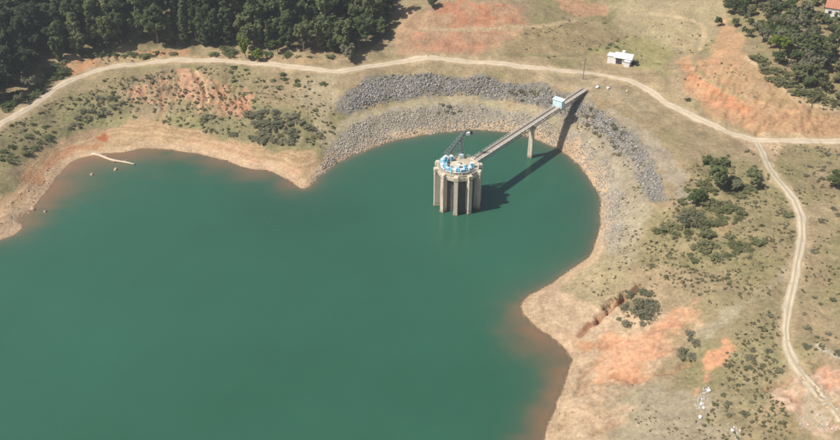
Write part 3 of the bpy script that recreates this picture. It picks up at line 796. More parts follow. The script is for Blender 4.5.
# ------------------------------------------------------------------ roads
def ribbon(name, L, width, mat, lift=0.09, seed=0):
    L = np.asarray(L); T = np.gradient(L, axis=0); T /= np.linalg.norm(T, axis=1)[:, None]
    N = np.stack([-T[:, 1], T[:, 0]], 1)
    us = np.array([-1.25, -1.0, -0.75, -0.5, -0.25, 0, 0.25, 0.5, 0.75, 1.0, 1.25])
    prof = np.array([-0.25, 0.0, 0.6, 0.35, 0.8, 1.0, 0.8, 0.35, 0.6, 0.0, -0.25])
    V = []; U = []
    for k, u in enumerate(us):
        wl = width / 2 * (1 + 0.36 * fbm(L[:, 0], L[:, 1], 6, seed + (0 if u < 0 else 9)))
        P = L + N * (u * wl)[:, None]
        z = gh(P[:, 0], P[:, 1]) + lift * prof[k] + (0.03 if abs(u) <= 1 else -0.12)
        V.append(np.c_[P, z]); U.append(np.full(len(L), u))
    V = np.stack(V, 1).reshape(-1, 3); U = np.stack(U, 1).ravel()
    n, m_ = len(L), len(us)
    i = np.arange(n * m_).reshape(n, m_)
    F = np.stack([i[:-1, :-1].ravel(), i[1:, :-1].ravel(), i[1:, 1:].ravel(), i[:-1, 1:].ravel()], 1)[:, ::-1]
    o = mesh_obj(name, V, F, mat, smooth=True)
    add_float(o, 'across', U)
    return tag(o, kind='structure')
ribbon('dirt_road', ROAD[(ROAD[:, 0] > -248) & (ROAD[:, 0] < 248)], 3.3, M['road'], 0.09, 400)
ribbon('dirt_track', TRACK, 2.8, M['track'], 0.07, 420)

# ------------------------------------------------------------------ intake tower
TX, TY = 13.3, 273.0
TR = 8.7
NCOL = 10
tower = tag(empty('intake_tower', (TX, TY, 0)), 'round concrete water intake tower with fluted columns standing in the lake', 'tower')
ang0 = math.radians(-90 - 7)
b = MB(); b.ring([(5.9, -9), (5.9, 13.6), (4.9, 13.6), (4.9, -9)], 60); b.build('drum_wall', M['dark_concrete'], tower)
for k in range(NCOL):
    a = ang0 + 2 * math.pi * k / NCOL
    b = MB()
    # radial pier with a foot block and a splayed head
    b.box(TR - 1.25, 0, 2.15, 2.1, 1.35, 22.3, 0, 0.12)
    b.box(TR - 0.95, 0, 14.4, 1.7, 1.6, 1.7, 0, 0.16)
    b.box(TR - 1.3, 0, 0.1, 2.5, 1.7, 1.0, 0, 0.12)
    o = b.build('column', M['concrete'], tower); o.rotation_euler.z = a
    am = a + math.pi / NCOL
    g = MB()
    g.box(6.05, 0, 3.0, 0.25, 2.9, 19.0)
    for q in range(5): g.box(6.24, -1.2 + 0.6 * q, 4.0, 0.16, 0.14, 17.0)
    for q in range(7): g.box(6.22, 0, 0.6 + 1.9 * q, 0.1, 2.9, 0.16)
    o = g.build('gate', M['gate'], tower); o.rotation_euler.z = am
    g = MB(); g.box(TR - 1.75, 0, 13.75, 0.7, 3.3, 1.5, 0, 0.08)
    o = g.build('ring_beam', M['concrete'], tower); o.rotation_euler.z = am
b = MB(); b.ring([(0.02, 14.1), (7.1, 14.1), (7.1, 14.95), (6.9, 15.0), (0.02, 15.0)], 60); b.build('deck', M['deck'], tower)
b = MB(); b.ring([(6.95, 14.98), (7.2, 14.98), (7.2, 15.2), (6.95, 15.2)], 60); b.build('deck_kerb', M['concrete'], tower)
b = MB()
for k in range(36):
    t0 = 2 * math.pi * k / 36; t1 = 2 * math.pi * (k + 1) / 36
    if 25 < (math.degrees(t0) % 360) < 50: continue
    p = (7.08 * math.cos(t0), 7.08 * math.sin(t0)); q = (7.08 * math.cos(t1), 7.08 * math.sin(t1))
    b.tube((*p, 15.15), (*p, 16.3), 0.05, n=4)
    for z in (15.75, 16.3): b.tube((*p, z), (*q, z), 0.04, n=4)
tag(b.build('railing', M['rail'], tower), kind='stuff')
# raised plinth in the middle of the deck and a hatch on it
b = MB(); b.prism([(3.0 * math.cos(math.pi * k / 5 + .3), 3.0 * math.sin(math.pi * k / 5 + .3)) for k in range(10)], 15.0, 15.45); b.build('plinth', M['concrete'], tower)
b = MB(); b.box(0.6, 0.9, 15.6, 1.5, 1.2, 0.28, 0.3, 0.05); b.build('hatch', M['steel'], tower)

# ------------------------------------------------------------------ gate hoists on the deck
def hoist(ang, r, s, lab, variant):
    t = tag(empty('gate_hoist', (TX + r * math.cos(ang), TY + r * math.sin(ang), 15.0), ang), lab, 'hoist', 'gate hoists in an arc on the tower deck')
    b = MB()
    for sx in (-0.55, 0.55):
        for sy in (-0.75, 0.75): b.box(sx * s, sy * s, 0.35 * s, 0.18, 0.18, 0.7 * s)
    b.box(0, 0, 0.75 * s, 1.4 * s, 1.9 * s, 0.14, 0, 0.03)
    b.build('frame', M['white'], t)
    b = MB(); b.box(-0.25 * s, 0.45 * s, 1.25 * s, 0.9 * s, 0.85 * s, 0.85 * s, 0, 0.12)
    if variant: b.box(0.35 * s, -0.4 * s, 1.15 * s, 0.6 * s, 0.8 * s, 0.66 * s, 0, 0.1)
    b.box(0.3 * s, 0.5 * s, 1.05 * s, 0.5 * s, 0.7 * s, 0.5 * s, 0.2, 0.08)
    b.build('gear_case', M['blue'], t)
    b = MB(); b.tube((0.1 * s, -0.95 * s, 1.2 * s), (0.1 * s, 0.0, 1.2 * s), 0.42 * s, n=14)
    for yy in (-0.95, 0.0): b.tube((0.1 * s, yy * s - 0.05, 1.2 * s), (0.1 * s, yy * s + 0.05, 1.2 * s), 0.55 * s, n=14)
    b.build('cable_drum', M['white'], t)
    b = MB(); b.tube((-0.3 * s, 0.45 * s, 1.65 * s), (-0.3 * s, 0.45 * s, 2.1 * s), 0.25 * s, 0.22 * s, n=10); b.build('motor', M['blue' if variant else 'pale_blue'], t)
for k, (dg, r, s, lab) in enumerate([(150, 5.5, 1.3, 'leftmost blue and white gate hoist on the tower deck, by the crane foot'),
                                     (178, 5.4, 1.4, 'second blue and white hoist from the left on the tower deck'),
                                     (206, 5.4, 1.35, 'blue and white hoist at the front left of the tower deck'),
                                     (234, 5.4, 1.3, 'blue and white hoist just left of the front of the tower deck'),
                                     (261, 5.5, 1.4, 'blue and white hoist at the very front of the tower deck'),
                                     (288, 5.5, 1.45, 'blue and white hoist just right of the front of the tower deck'),
                                     (316, 5.4, 1.35, 'rightmost blue and white hoist on the tower deck, towards the bridge')]):
    hoist(math.radians(dg), r, s, lab, k % 2)

b = MB()
for k in range(16):
    t0 = math.radians(150 + k * 11); t1 = math.radians(150 + (k + 1) * 11)
    for rr, zz in ((3.9, 15.75), (4.15, 16.25)):
        b.tube((rr * math.cos(t0), rr * math.sin(t0), zz), (rr * math.cos(t1), rr * math.sin(t1), zz), 0.2, n=6)
    if k % 3 == 0: b.box(4.0 * math.cos(t0), 4.0 * math.sin(t0), 15.5, 0.25, 0.5, 1.0, t0)
b.build('header_pipe', M['blue'], tower)
for k, (dg, r, sz, lab) in enumerate([(120, 4.6, (1.1, 0.7, 1.9), 'blue control cabinet at the back left of the tower deck'), (352, 4.9, (1.3, 0.9, 1.7), 'blue control cabinet where the bridge meets the tower deck'),
                                      (272, 2.0, (1.2, 1.0, 1.3), 'small blue control cabinet near the middle of the tower deck')]):
    a = math.radians(dg)
    t = tag(empty('control_cabinet', (TX + r * math.cos(a), TY + r * math.sin(a), 15.0 if r > 3 else 15.45), a), lab, 'cabinet')
    b = MB(); b.box(0, 0, sz[2] / 2, *sz, 0, 0.06); b.build('case', M['blue'], t)
    b = MB(); b.box(0, 0, sz[2] + 0.06, sz[0] + 0.2, sz[1] + 0.2, 0.12, 0, 0.03); b.build('lid', M['white'], t)
    for sy in (-1, 1):
        b = MB(); b.box(sz[0] / 2 + 0.02, sy * sz[1] / 4, sz[2] / 2, 0.04, sz[1] / 2 - 0.08, sz[2] - 0.3); b.build('door', M['pale_blue'], t)

# ------------------------------------------------------------------ lattice crane on the deck
def lattice(b, p, q, w0, w1, n, r):
    p = Vector(p); q = Vector(q); d = (q - p).normalized(); a = d.cross(Vector((0, 0, 1)))
    a = a.normalized() if a.length > 0.05 else Vector((1, 0, 0)); c_ = d.cross(a)
    def cor(t, i):
        w = w0 + (w1 - w0) * t
        return p + (q - p) * t + a * (w / 2 * (1 if i in (0, 1) else -1)) + c_ * (w / 2 * (1 if i in (0, 3) else -1))
    for i in range(4): b.tube(cor(0, i), cor(1, i), r, n=4)
    for k in range(n):
        t0, t1 = k / n, (k + 1) / n
        for i in range(4):
            j = (i + 1) % 4
            b.tube(cor(t0, i), cor(t1, j), r * 0.6, n=4); b.tube(cor(t1, i), cor(t1, j), r * 0.6, n=4)
crane_foot = unp(447, 158, 15.0); mast_foot = unp(461.5, 158, 15.0)
tipz = 24.5
tip = unp(465.5, 131.5, tipz)
crane = tag(empty('derrick_crane', (crane_foot[0], crane_foot[1], 15.0)), 'grey lattice derrick crane rising from the tower deck', 'crane')
O = Vector(crane.location)
L0 = Vector(crane_foot) - O; LT = Vector(tip) - O; LM = Vector(mast_foot) - O
b = MB(); lattice(b, L0 + Vector((0, 0, 0.4)), LT, 2.5, 1.1, 9, 0.13); b.build('boom', M['steel'], crane)
mtop = L0 + (LT - L0) * 0.74 + Vector((0.15, 0, 0.1))
b = MB(); lattice(b, LM + Vector((0, 0, 0.3)), mtop, 1.7, 0.9, 6, 0.11); b.build('mast', M['steel'], crane)
b = MB(); b.box(L0.x, L0.y, 0.25, 2.3, 1.7, 0.5, 0.4, 0.06); b.build('footing', M['white'], crane)
b = MB(); b.box(LM.x, LM.y, 0.22, 1.9, 1.5, 0.44, 0.2, 0.06); b.build('footing', M['white'], crane)
b = MB(); b.box(LM.x - 0.1, LM.y - 0.3, 1.1, 1.4, 1.1, 1.3, 0.2, 0.1); b.build('winch', M['pale_blue'], crane)
b = MB(); b.box(LT.x + 0.9, LT.y - 0.1, LT.z - 0.8, 1.3, 1.0, 1.2, 0.3, 0.15); b.build('pulley_block', M['white'], crane)
b = MB(); b.box(LT.x + 1.95, LT.y + 0.15, LT.z - 0.45, 0.9, 1.1, 1.3, 0.3, 0.12); b.build('counterweight', M['dark_steel'], crane)
b = MB(); b.tube(LT, LT + Vector((0.9, -0.1, -0.3)), 0.14, n=6); b.tube(LT, mtop + Vector((0.3, 0, -1.2)), 0.05, n=4); b.tube(LT + Vector((0.9, -.1, -0.5)), LM + Vector((0.2, 0, 1.6)), 0.05, n=4)
b.build('cable', M['dark_steel'], crane)

# ------------------------------------------------------------------ access bridge
ZD = 14.7                                        # top of the walkway
P_end = unp(584, 90, ZD); P_start = unp(474, 161, ZD)
bd = (P_end - P_start)[:2]; BL = float(np.hypot(*bd)); bd = bd / BL; bang = math.atan2(bd[1], bd[0])
# start at the rim of the tower deck
tpar = np.array([TX, TY]) - P_start[:2]
along = float(tpar @ bd); off = float(np.hypot(*(tpar - along * bd)))
s_rim = along + math.sqrt(max(7.2 ** 2 - off ** 2, 0)) - 0.2
P0 = P_start[:2] + bd * s_rim
BLEN = BL - s_rim + 1.0
bridge = tag(empty('access_bridge', (P0[0], P0[1], 0), bang), 'long narrow footbridge with rails from the intake tower to the bank', 'bridge')
b = MB(); b.box(BLEN / 2, 0, ZD - 0.12, BLEN, 2.6, 0.24); b.build('deck', M['bridge_deck'], bridge)
for s in (-1, 1):
    b = MB()
    y_ = s * 1.05; zt_, zb_ = ZD - 0.36, ZD - 1.5; nb_ = 22; dx_ = (BLEN - 0.4) / nb_
    b.box(BLEN / 2, y_, zt_, BLEN - 0.02, 0.24, 0.22); b.box(BLEN / 2, y_, zb_, BLEN - 0.04, 0.26, 0.2)
    for k in range(nb_):
        x0 = 0.2 + k * dx_
        b.box(x0, y_, (zt_ + zb_) / 2, 0.14, 0.14, zt_ - zb_ - 0.2)
        p_, q_ = ((x0, y_, zb_ + 0.08), (x0 + dx_, y_, zt_ - 0.08)) if k % 2 else ((x0, y_, zt_ - 0.08), (x0 + dx_, y_, zb_ + 0.08))
        b.tube(p_, q_, 0.08, n=4)
    b.build('girder', M['girder'], bridge)
    b = MB(); b.box(BLEN / 2, s * 1.20, ZD + 0.16, BLEN - 0.03, 0.42, 0.32, 0, 0.03); b.build('kerb', M['girder'], bridge)
    b = MB()
    npost = 34
    for k in range(npost):
        x = 0.3 + (BLEN - 0.6) * k / (npost - 1)
        b.box(x, s * 1.25, ZD + 0.76, 0.12, 0.12, 0.9)
    for z in (0.72, 1.2): b.tube((0.3, s * 1.25, ZD + z), (BLEN - 0.3, s * 1.25, ZD + z), 0.05, n=5)
    b.build('handrail', M['rail'], bridge)
b = MB(); b.tube((0.2, 0.72, ZD + 0.26), (BLEN - 0.4, 0.72, ZD + 0.26), 0.15, n=8)
for k in range(16): b.box(2 + k * (BLEN - 4) / 15, 0.72, ZD + 0.06, 0.3, 0.5, 0.12)
b.build('pipe', M['pipe'], bridge)
for k in range(9):
    b = MB(); b.box(1.5 + k * (BLEN - 3) / 8, 0, ZD - 1.5, 0.2, 1.84, 0.2); b.build('cross_beam', M['girder'], bridge)
foot = unp(527, 156, 0)
rel = foot[:2] - P0; sp = float(rel @ bd)
b = MB(); b.box(sp, 0, 1.75, 1.45, 2.2, 20.7, 0, 0.1, 0.72); b.build('pier', M['concrete'], bridge)
b = MB(); b.box(sp, 0, 12.62, 1.4, 2.9, 0.92, 0, 0.1); b.build('pier_cap', M['concrete'], bridge)
b = MB(); b.box(BLEN - 0.2, 0, 12.2, 1.6, 3.6, 4.4, 0, 0.1); b.build('abutment', M['concrete'], bridge)

# gate house across the bridge
gp = unp(556.5, 106, ZD)
sg = float((gp[:2] - P0) @ bd)
gpos = P0 + bd * sg
gh_o = tag(empty('gatehouse', (gpos[0], gpos[1], ZD), bang), 'pale blue sheet metal gatehouse straddling the bridge near the bank', 'gatehouse')
b = MB()
for s in (-1, 1): b.box(0, s * 2.03, 1.35, 2.0, 0.12, 3.3)
b.box(1.0, 1.6, 1.35, 0.1, 0.75, 3.3); b.box(1.0, -1.6, 1.35, 0.1, 0.75, 3.3); b.box(1.0, 0, 2.7, 0.1, 2.44, 0.6)
b.build('wall', M['pale_blue'], gh_o)
for k in range(7):                              # upright sheets on the side that faces the tower
    b = MB(); b.box(-1.0, -1.77 + 0.59 * k, 1.35 + (0.02 if k % 2 else 0), 0.10 if k % 2 else 0.14, 0.575, 3.3, 0, 0.02); b.build('panel', M['pale_blue'], gh_o)
b = MB(); V = [(-1.3, -2.3, 2.98), (1.3, -2.3, 3.25), (1.3, 2.3, 3.25), (-1.3, 2.3, 2.98)]
b.add(V + [(x, y, z + 0.1) for x, y, z in V], [(3, 2, 1, 0), (4, 5, 6, 7), (0, 1, 5, 4), (1, 2, 6, 5), (2, 3, 7, 6), (3, 0, 4, 7)]); b.build('roof', M['pale_blue'], gh_o)
b = MB(); b.box(1.02, 0, 1.2, 0.08, 2.3, 2.4); b.build('door', M['steel'], gh_o)

# ------------------------------------------------------------------ buildings
def house(name, loc, rz, L, Wd, hw, hr, wall_m, roof_m, label, cat, openings, porch=False, n_sheet=10):
    h = tag(empty(name, loc, rz), label, cat)
    b = MB(); b.box(0, 0, hw / 2 - 0.6, L, Wd, hw + 1.2)
    b.add([(-L / 2, -Wd / 2, hw), (-L / 2, Wd / 2, hw), (-L / 2, 0, hw + hr - 0.05)], [(0, 2, 1)]); b.add([(L / 2, -Wd / 2, hw), (L / 2, Wd / 2, hw), (L / 2, 0, hw + hr - 0.05)], [(0, 1, 2)])
    b.build('wall', wall_m, h)
    ov = 0.5
    for s in (-1, 1):
        rf = empty_part = None
        w = (L + 2 * ov) / n_sheet
        e = Vector((0, s * (Wd / 2 + ov), hw - hr * ov / (Wd / 2))); r = Vector((0, 0, hw + hr))
        for k in range(n_sheet):
            x0 = -L / 2 - ov + w * k + 0.02; x1 = x0 + w - 0.04; up = 0.03 if k % 2 else 0.0
            V = [(x0, e.y, e.z + up), (x1, e.y, e.z + up), (x1, r.y, r.z + up), (x0, r.y, r.z + up)]
            V2 = [(x, y, z + 0.12) for x, y, z in V]
            b = MB(); b.add(V + V2, [(3, 2, 1, 0), (4, 5, 6, 7), (0, 1, 5, 4), (1, 2, 6, 5), (2, 3, 7, 6), (3, 0, 4, 7)])
            b.build('roof_sheet', roof_m, h)
    b = MB(); b.tube((-L / 2 - ov, 0, hw + hr + 0.1), (L / 2 + ov, 0, hw + hr + 0.1), 0.14, n=6); b.build('ridge', roof_m, h)
    for kind, side, x, z, w, hh in openings:
        y = side * (Wd / 2 + 0.03)
        b = MB()
        for dx in (-w / 2, w / 2): b.box(x + dx, y, z, 0.12, 0.12, hh + 0.12)
        for dz in (-hh / 2, hh / 2): b.box(x, y, z + dz, w - 0.12, 0.11, 0.12)
        f = b.build(kind, M['wood'], h)
        b = MB(); b.box(x, y - side * 0.01, z, w - 0.14, 0.06, hh - 0.14); b.build('pane' if kind == 'window' else 'leaf', M['glass'] if kind == 'window' else M['dark_steel'], f)
    if porch:
        b = MB(); b.box(L / 2 - 1.3, -Wd / 2 - 0.9, 0.7, 2.4, 1.7, 3.1); b.build('lean_to', wall_m, h)
        b = MB(); b.box(L / 2 - 1.3, -Wd / 2 - 1.0, 2.34, 2.8, 2.1, 0.14); b.build('lean_to_roof', roof_m, h)
        b = MB(); b.tube((-1.0, Wd / 2 + 0.9, 0), (-1.0, Wd / 2 + 0.9, 3.9), 0.75, n=14); b.build('water_tank', M['white'], h)
        b = MB(); b.box(-L / 2 - 1.6, -0.4, 1.15, 3.2, Wd - 1.6, 3.5); b.build('side_room', wall_m, h)
        b = MB(); b.box(-L / 2 - 1.75, -0.4, 2.98, 3.5, Wd - 1.0, 0.16); b.build('side_roof', roof_m, h)
    return h
hp = gpt(623.5, 63)
house('farm_shed', (hp[0], hp[1], hp[2]), math.radians(-24), 7.0, 5.0, 3.0, 1.1, M['wall_white'], M['roof_white'], 'small white shed with white roof on the grass above the road', 'shed',
      [('door', -1, -1.6, 1.3, 2.6, 2.5), ('window', -1, 0.6, 1.7, 0.9, 1.0)], True, 8)
hp2 = gpt(838, 18)
house('farmhouse', (hp2[0] + 3, hp2[1] + 3, hp2[2] + 0.3), math.radians(-28), 14, 8, 4.2, 2.2, M['wall_white'], M['tile'], 'white farmhouse with orange clay roof at the top right among trees', 'house',
      [('window', -1, -5.0, 2.0, 1.3, 1.3), ('door', -1, -2.2, 1.3, 1.1, 2.4), ('window', -1, 1.0, 2.0, 1.3, 1.3), ('window', -1, 4.2, 2.0, 1.3, 1.3)], False, 14)

# utility pole by the road
pp = gpt(583, 79)
pole = tag(empty('utility_pole', (pp[0], pp[1], pp[2] - 0.3)), 'thin wooden utility pole with crossarm beside the road', 'pole')
b = MB(); b.tube((0, 0, 0), (0, 0, 9.6), 0.17, 0.11, n=8); b.build('post', M['wood'], pole)
b = MB(); b.box(0, 0, 9.0, 1.9, 0.12, 0.14); b.build('crossarm', M['wood'], pole)
for k in (-0.8, 0, 0.8):
    b = MB(); b.tube((k, 0, 9.07), (k, 0, 9.35), 0.07, 0.04, n=6); b.build('insulator', M['white'], pole)

# ------------------------------------------------------------------ stones
PHI = (1 + 5 ** 0.5) / 2
ICO_V = np.array([(-1, PHI, 0), (1, PHI, 0), (-1, -PHI, 0), (1, -PHI, 0), (0, -1, PHI), (0, 1, PHI), (0, -1, -PHI), (0, 1, -PHI), (PHI, 0, -1), (PHI, 0, 1), (-PHI, 0, -1), (-PHI, 0, 1)]) / math.sqrt(1 + PHI * PHI)
ICO_F = np.array([(0, 11, 5), (0, 5, 1), (0, 1, 7), (0, 7, 10), (0, 10, 11), (1, 5, 9), (5, 11, 4), (11, 10, 2), (10, 7, 6), (7, 1, 8), (3, 9, 4), (3, 4, 2), (3, 2, 6), (3, 6, 8), (3, 8, 9), (4, 9, 5), (2, 4, 11), (6, 2, 10), (8, 6, 7), (9, 8, 1)])

def scatter(poly, n, edge=0.0):
    lo = poly.min(0); hi = poly.max(0); out = []
    tot = 0
    while tot < n:
        q = rng.uniform(lo, hi, (n * 3, 2)); q = q[inside(q[:, 0], q[:, 1], poly)]
        out.append(q); tot += len(q)
        if len(q) == 0: break
    return np.vstack(out)[:n]

def rock_field(name, sets, label):
    Vs = []; Fs = []; Cs = []; k = 0
    for P, smin, smax, colA, colB in sets:
        z = gh(P[:, 0], P[:, 1])
        for i in range(len(P)):
            s = smin + (smax - smin) * rng.random() ** 3.0 * (1.5 if rng.random() < .04 else 1)
            j = ICO_V * (1 + rng.uniform(-0.28, 0.28, (12, 1))) * (s * np.array([rng.uniform(.8, 1.3), rng.uniform(.7, 1.1), rng.uniform(.55, .85)])) * 0.5
            t = rng.random() * 6.28; u = rng.uniform(-.5, .5)
            R = np.array([[math.cos(t), -math.sin(t), 0], [math.sin(t), math.cos(t), 0], [0, 0, 1]]) @ np.array([[1, 0, 0], [0, math.cos(u), -math.sin(u)], [0, math.sin(u), math.cos(u)]])
            Vs.append(j @ R.T + (P[i, 0], P[i, 1], z[i] + s * 0.12)); Fs.append(ICO_F + k); k += 12
            cc = np.array(colA) + (np.array(colB) - np.array(colA)) * rng.random()
            Cs.append(np.tile(cc * rng.uniform(0.75, 1.25), (12, 1)))
    o = mesh_obj(name, np.vstack(Vs), np.vstack(Fs), M['rocks'])
    add_color(o, 'tint', np.vstack(Cs))
    return tag(o, label, 'rocks', kind='stuff')
def soft_edge(P, poly, w):
    """fewer stones towards the border"""
    d = seg_dist(P[:, 0], P[:, 1], poly, True)
    return P[rng.random(len(P)) < 0.12 + d / w]
def thin(P, f, s, sc=7):      # uneven density
    return P[fbm(P[:, 0], P[:, 1], sc, s) + rng.uniform(-.6, .6, len(P)) > f]
up = soft_edge(thin(scatter(pu, 18000), -0.45, 501), pu, 4.5); low = soft_edge(thin(scatter(pl, 20000), -0.5, 503), pl, 3.0)
right = up[:, 0] > unp(575, 110, 8)[0]
up = up[~right | (fbm(up[:, 0], up[:, 1], 9, 509) + rng.uniform(-.5, .5, len(up)) > -0.8)]
rock_field('riprap', [(up, 0.3, 1.15, (0.185, 0.175, 0.16), (0.335, 0.31, 0.275))], 'dark grey quarry stone lining the upper bank of the intake cove')
rock_field('riprap', [(low, 0.25, 0.85, (0.28, 0.25, 0.205), (0.43, 0.375, 0.30))], 'paler tumbled stone lining the lower bank of the intake cove')
band = shore_in[(shore_in[:, 0] > -125) & (shore_in[:, 0] < 70)]
nb = []
for q in band[::1]:
    for _ in range(3): nb.append(q + rng.normal(0, 1.3, 2))
nb = np.array(nb); nb = nb[shore_sdf(nb[:, 0], nb[:, 1]) > -0.4]
pt_rocks = scatter(wpoly([(0, 232), (5, 205), (22, 190), (40, 170), (58, 160), (64, 168), (50, 188), (34, 208), (22, 226)]), 130)
rock_field('shore_stones', [(nb, 0.18, 0.6, (0.42, 0.32, 0.22), (0.54, 0.43, 0.31)), (pt_rocks, 0.25, 0.9, (0.36, 0.235, 0.15), (0.47, 0.33, 0.225))], 'loose tan stones strewn along the drawdown shore')
rub = np.vstack([scatter(wpoly([(705, 384), (712, 386), (704, 404), (698, 412), (695, 405)]), 110), scatter(wpoly([(728, 424), (740, 426), (745, 440), (732, 440)]), 60),
                 scatter(wpoly([(785, 400), (835, 395), (835, 430), (800, 430)]), 60)])
rock_field('rubble', [(rub, 0.2, 0.75, (0.34, 0.31, 0.26), (0.56, 0.53, 0.47))], 'pale broken rubble scattered on the slope at the lower right')

def boulder(name, loc, s, mat, label, cat='boulder', seed=0, group=None):
    r = np.random.default_rng(seed)
    V = np.vstack([ICO_V, [(ICO_V[a] + ICO_V[b_] + ICO_V[c_]) / 3 * 1.18 for a, b_, c_ in ICO_F]])
    V = V * (1 + r.uniform(-0.30, 0.22, (len(V), 1))) * np.array(s) * 0.5
    F = []
    for i, (a, b_, c_) in enumerate(ICO_F): F += [(a, b_, 12 + i), (b_, c_, 12 + i), (c_, a, 12 + i)]
    o = mesh_obj(name, V, np.array(F), mat)
    o.location = (loc[0], loc[1], loc[2] + s[2] * 0.28); o.rotation_euler.z = r.random() * 6
    return tag(o, label, cat, group)
boulder('boulder', gpt(597.5, 88), (1.9, 1.3, 1.3), M['white'], 'white boulder beside the road, left one of the pair', seed=1)
boulder('boulder', gpt(608, 89.5), (2.0, 1.5, 1.4), M['white'], 'white boulder beside the road, right one of the pair', seed=2)
boulder('boulder', gpt(627, 91.5), (1.6, 1.0, 0.6), M['pale_stone'], 'low pale stone by the road right of the two white boulders', seed=3)
for k, (a, b_, s, lab) in enumerate([(709.5, 389, 1.1, 'topmost white stone of the rubble strip below the orange scar'), (701.5, 404, 1.0, 'white stone halfway down the rubble strip below the orange scar'),
                                     (703.5, 408, 0.9, 'small white stone low in the rubble strip below the orange scar'), (700, 418, 1.15, 'large white stone at the foot of the rubble strip'),
                                     (732.5, 430, 1.0, 'white stone in the small rubble patch at the bottom edge')]):
    boulder('boulder', gpt(a, b_), (s, s * .85, s * .7), M['white'], lab, seed=10 + k)
for k, (a, b_, s, lab) in enumerate([(33, 209.5, 2.3, 'pale rock awash just off the rocky left point'), (115.5, 169.5, 2.4, 'pale rock in shallow water below the bleached log'), (92, 175, 1.7, 'small rock awash left of and below the bleached log'), (45, 212, 1.6, 'small dark rock awash right of the pale rock at the left point')]):
    q = unp(a, b_, 0); boulder('boulder', (q[0], q[1], -0.55), (s, s * .7, 1.7), M['tan_stone'], lab, seed=30 + k)

# bleached log lying in the shallows
la = unp(92, 154.5, 0.2); lb = unp(134, 165, 0.2)
pts = [la + (lb - la) * t + np.array([0, 0, 0.12]) + np.array([0.25 * math.sin(t * 9), 0.35 * math.sin(t * 7 + 1), 0.05 * math.sin(t * 11)]) for t in np.linspace(0, 1, 12)]
logo = tag(empty('log', (la[0], la[1], 0)), 'long bleached log lying in the shallows of the left cove', 'log')
b = MB(); rings = []
for i, p in enumerate(pts):
    rr = 0.62 - 0.022 * i + 0.05 * math.sin(i * 2.3)
    q = p - la * [1, 1, 0]; nn = np.array([-(lb - la)[1], (lb - la)[0], 0]) / np.hypot(*(lb - la)[:2])
    rings.append([q + nn * rr * math.cos(k * math.pi / 4) + np.array([0, 0, rr * 0.8 * math.sin(k * math.pi / 4)]) for k in range(8)])
b.add([v for rg in rings for v in rg], [(i * 8 + k, i * 8 + (k + 1) % 8, (i + 1) * 8 + (k + 1) % 8, (i + 1) * 8 + k) for i in range(11) for k in range(8)] + [tuple(range(7, -1, -1)), tuple(range(88, 96))])
b.build('trunk', M['driftwood'], logo, True)
for i, d in ((3, (0.9, 1.3, 0.35)), (6, (0.7, -1.6, 0.2)), (8, (1.3, 1.0, 0.3))):
    b = MB(); p = pts[i] - la * [1, 1, 0]; b.tube(p, p + np.array(d), 0.22, 0.08, n=6); b.build('branch_stub', M['driftwood'], logo)

# ------------------------------------------------------------------ plants
def leaf_cloud(r, centres, radii, per, size, squash=0.8, outward=0.55, up=0.75):
    """diamond-shaped leaf sprays round clump centres"""
    C = np.repeat(np.asarray(centres, float), per, 0); R = np.repeat(np.asarray(radii, float), per)
    n = len(C)
    d = r.normal(size=(n, 3)); d /= np.linalg.norm(d, axis=1)[:, None]
    rad = R * (0.62 + 0.38 * r.random(n) ** 0.7)
    pos = C + d * rad[:, None] * np.array([1, 1, squash])
    nr = d * outward * 0.8 + r.normal(size=(n, 3)) * 0.36 + np.array([0, 0, up]); nr /= np.linalg.norm(nr, axis=1)[:, None]
    a = np.cross(nr, r.normal(size=(n, 3))); a /= np.linalg.norm(a, axis=1)[:, None] + 1e-9
    b_ = np.cross(nr, a)
    s = (size * r.uniform(0.6, 1.35, n))[:, None]
    V = np.stack([pos - a * s, pos - b_ * s * 0.6, pos + a * s, pos + b_ * s * 0.6], 1).reshape(-1, 3)
    F = np.arange(4 * n).reshape(-1, 4)
    return V, F

def bent(b, p, q, r0, r1, r, n=6, seg=4, wob=0.06):
    p = np.array(p, float); q = np.array(q, float); L = np.linalg.norm(q - p)
    pr = p
    for i in range(1, seg + 1):
        t = i / seg
        nx_ = p + (q - p) * t + (r.normal(0, wob * L, 3) * [1, 1, .3] if i < seg else 0)
        b.tube(pr, nx_, r0 + (r1 - r0) * (t - 1 / seg), r0 + (r1 - r0) * t, n=n, caps=False); pr = nx_

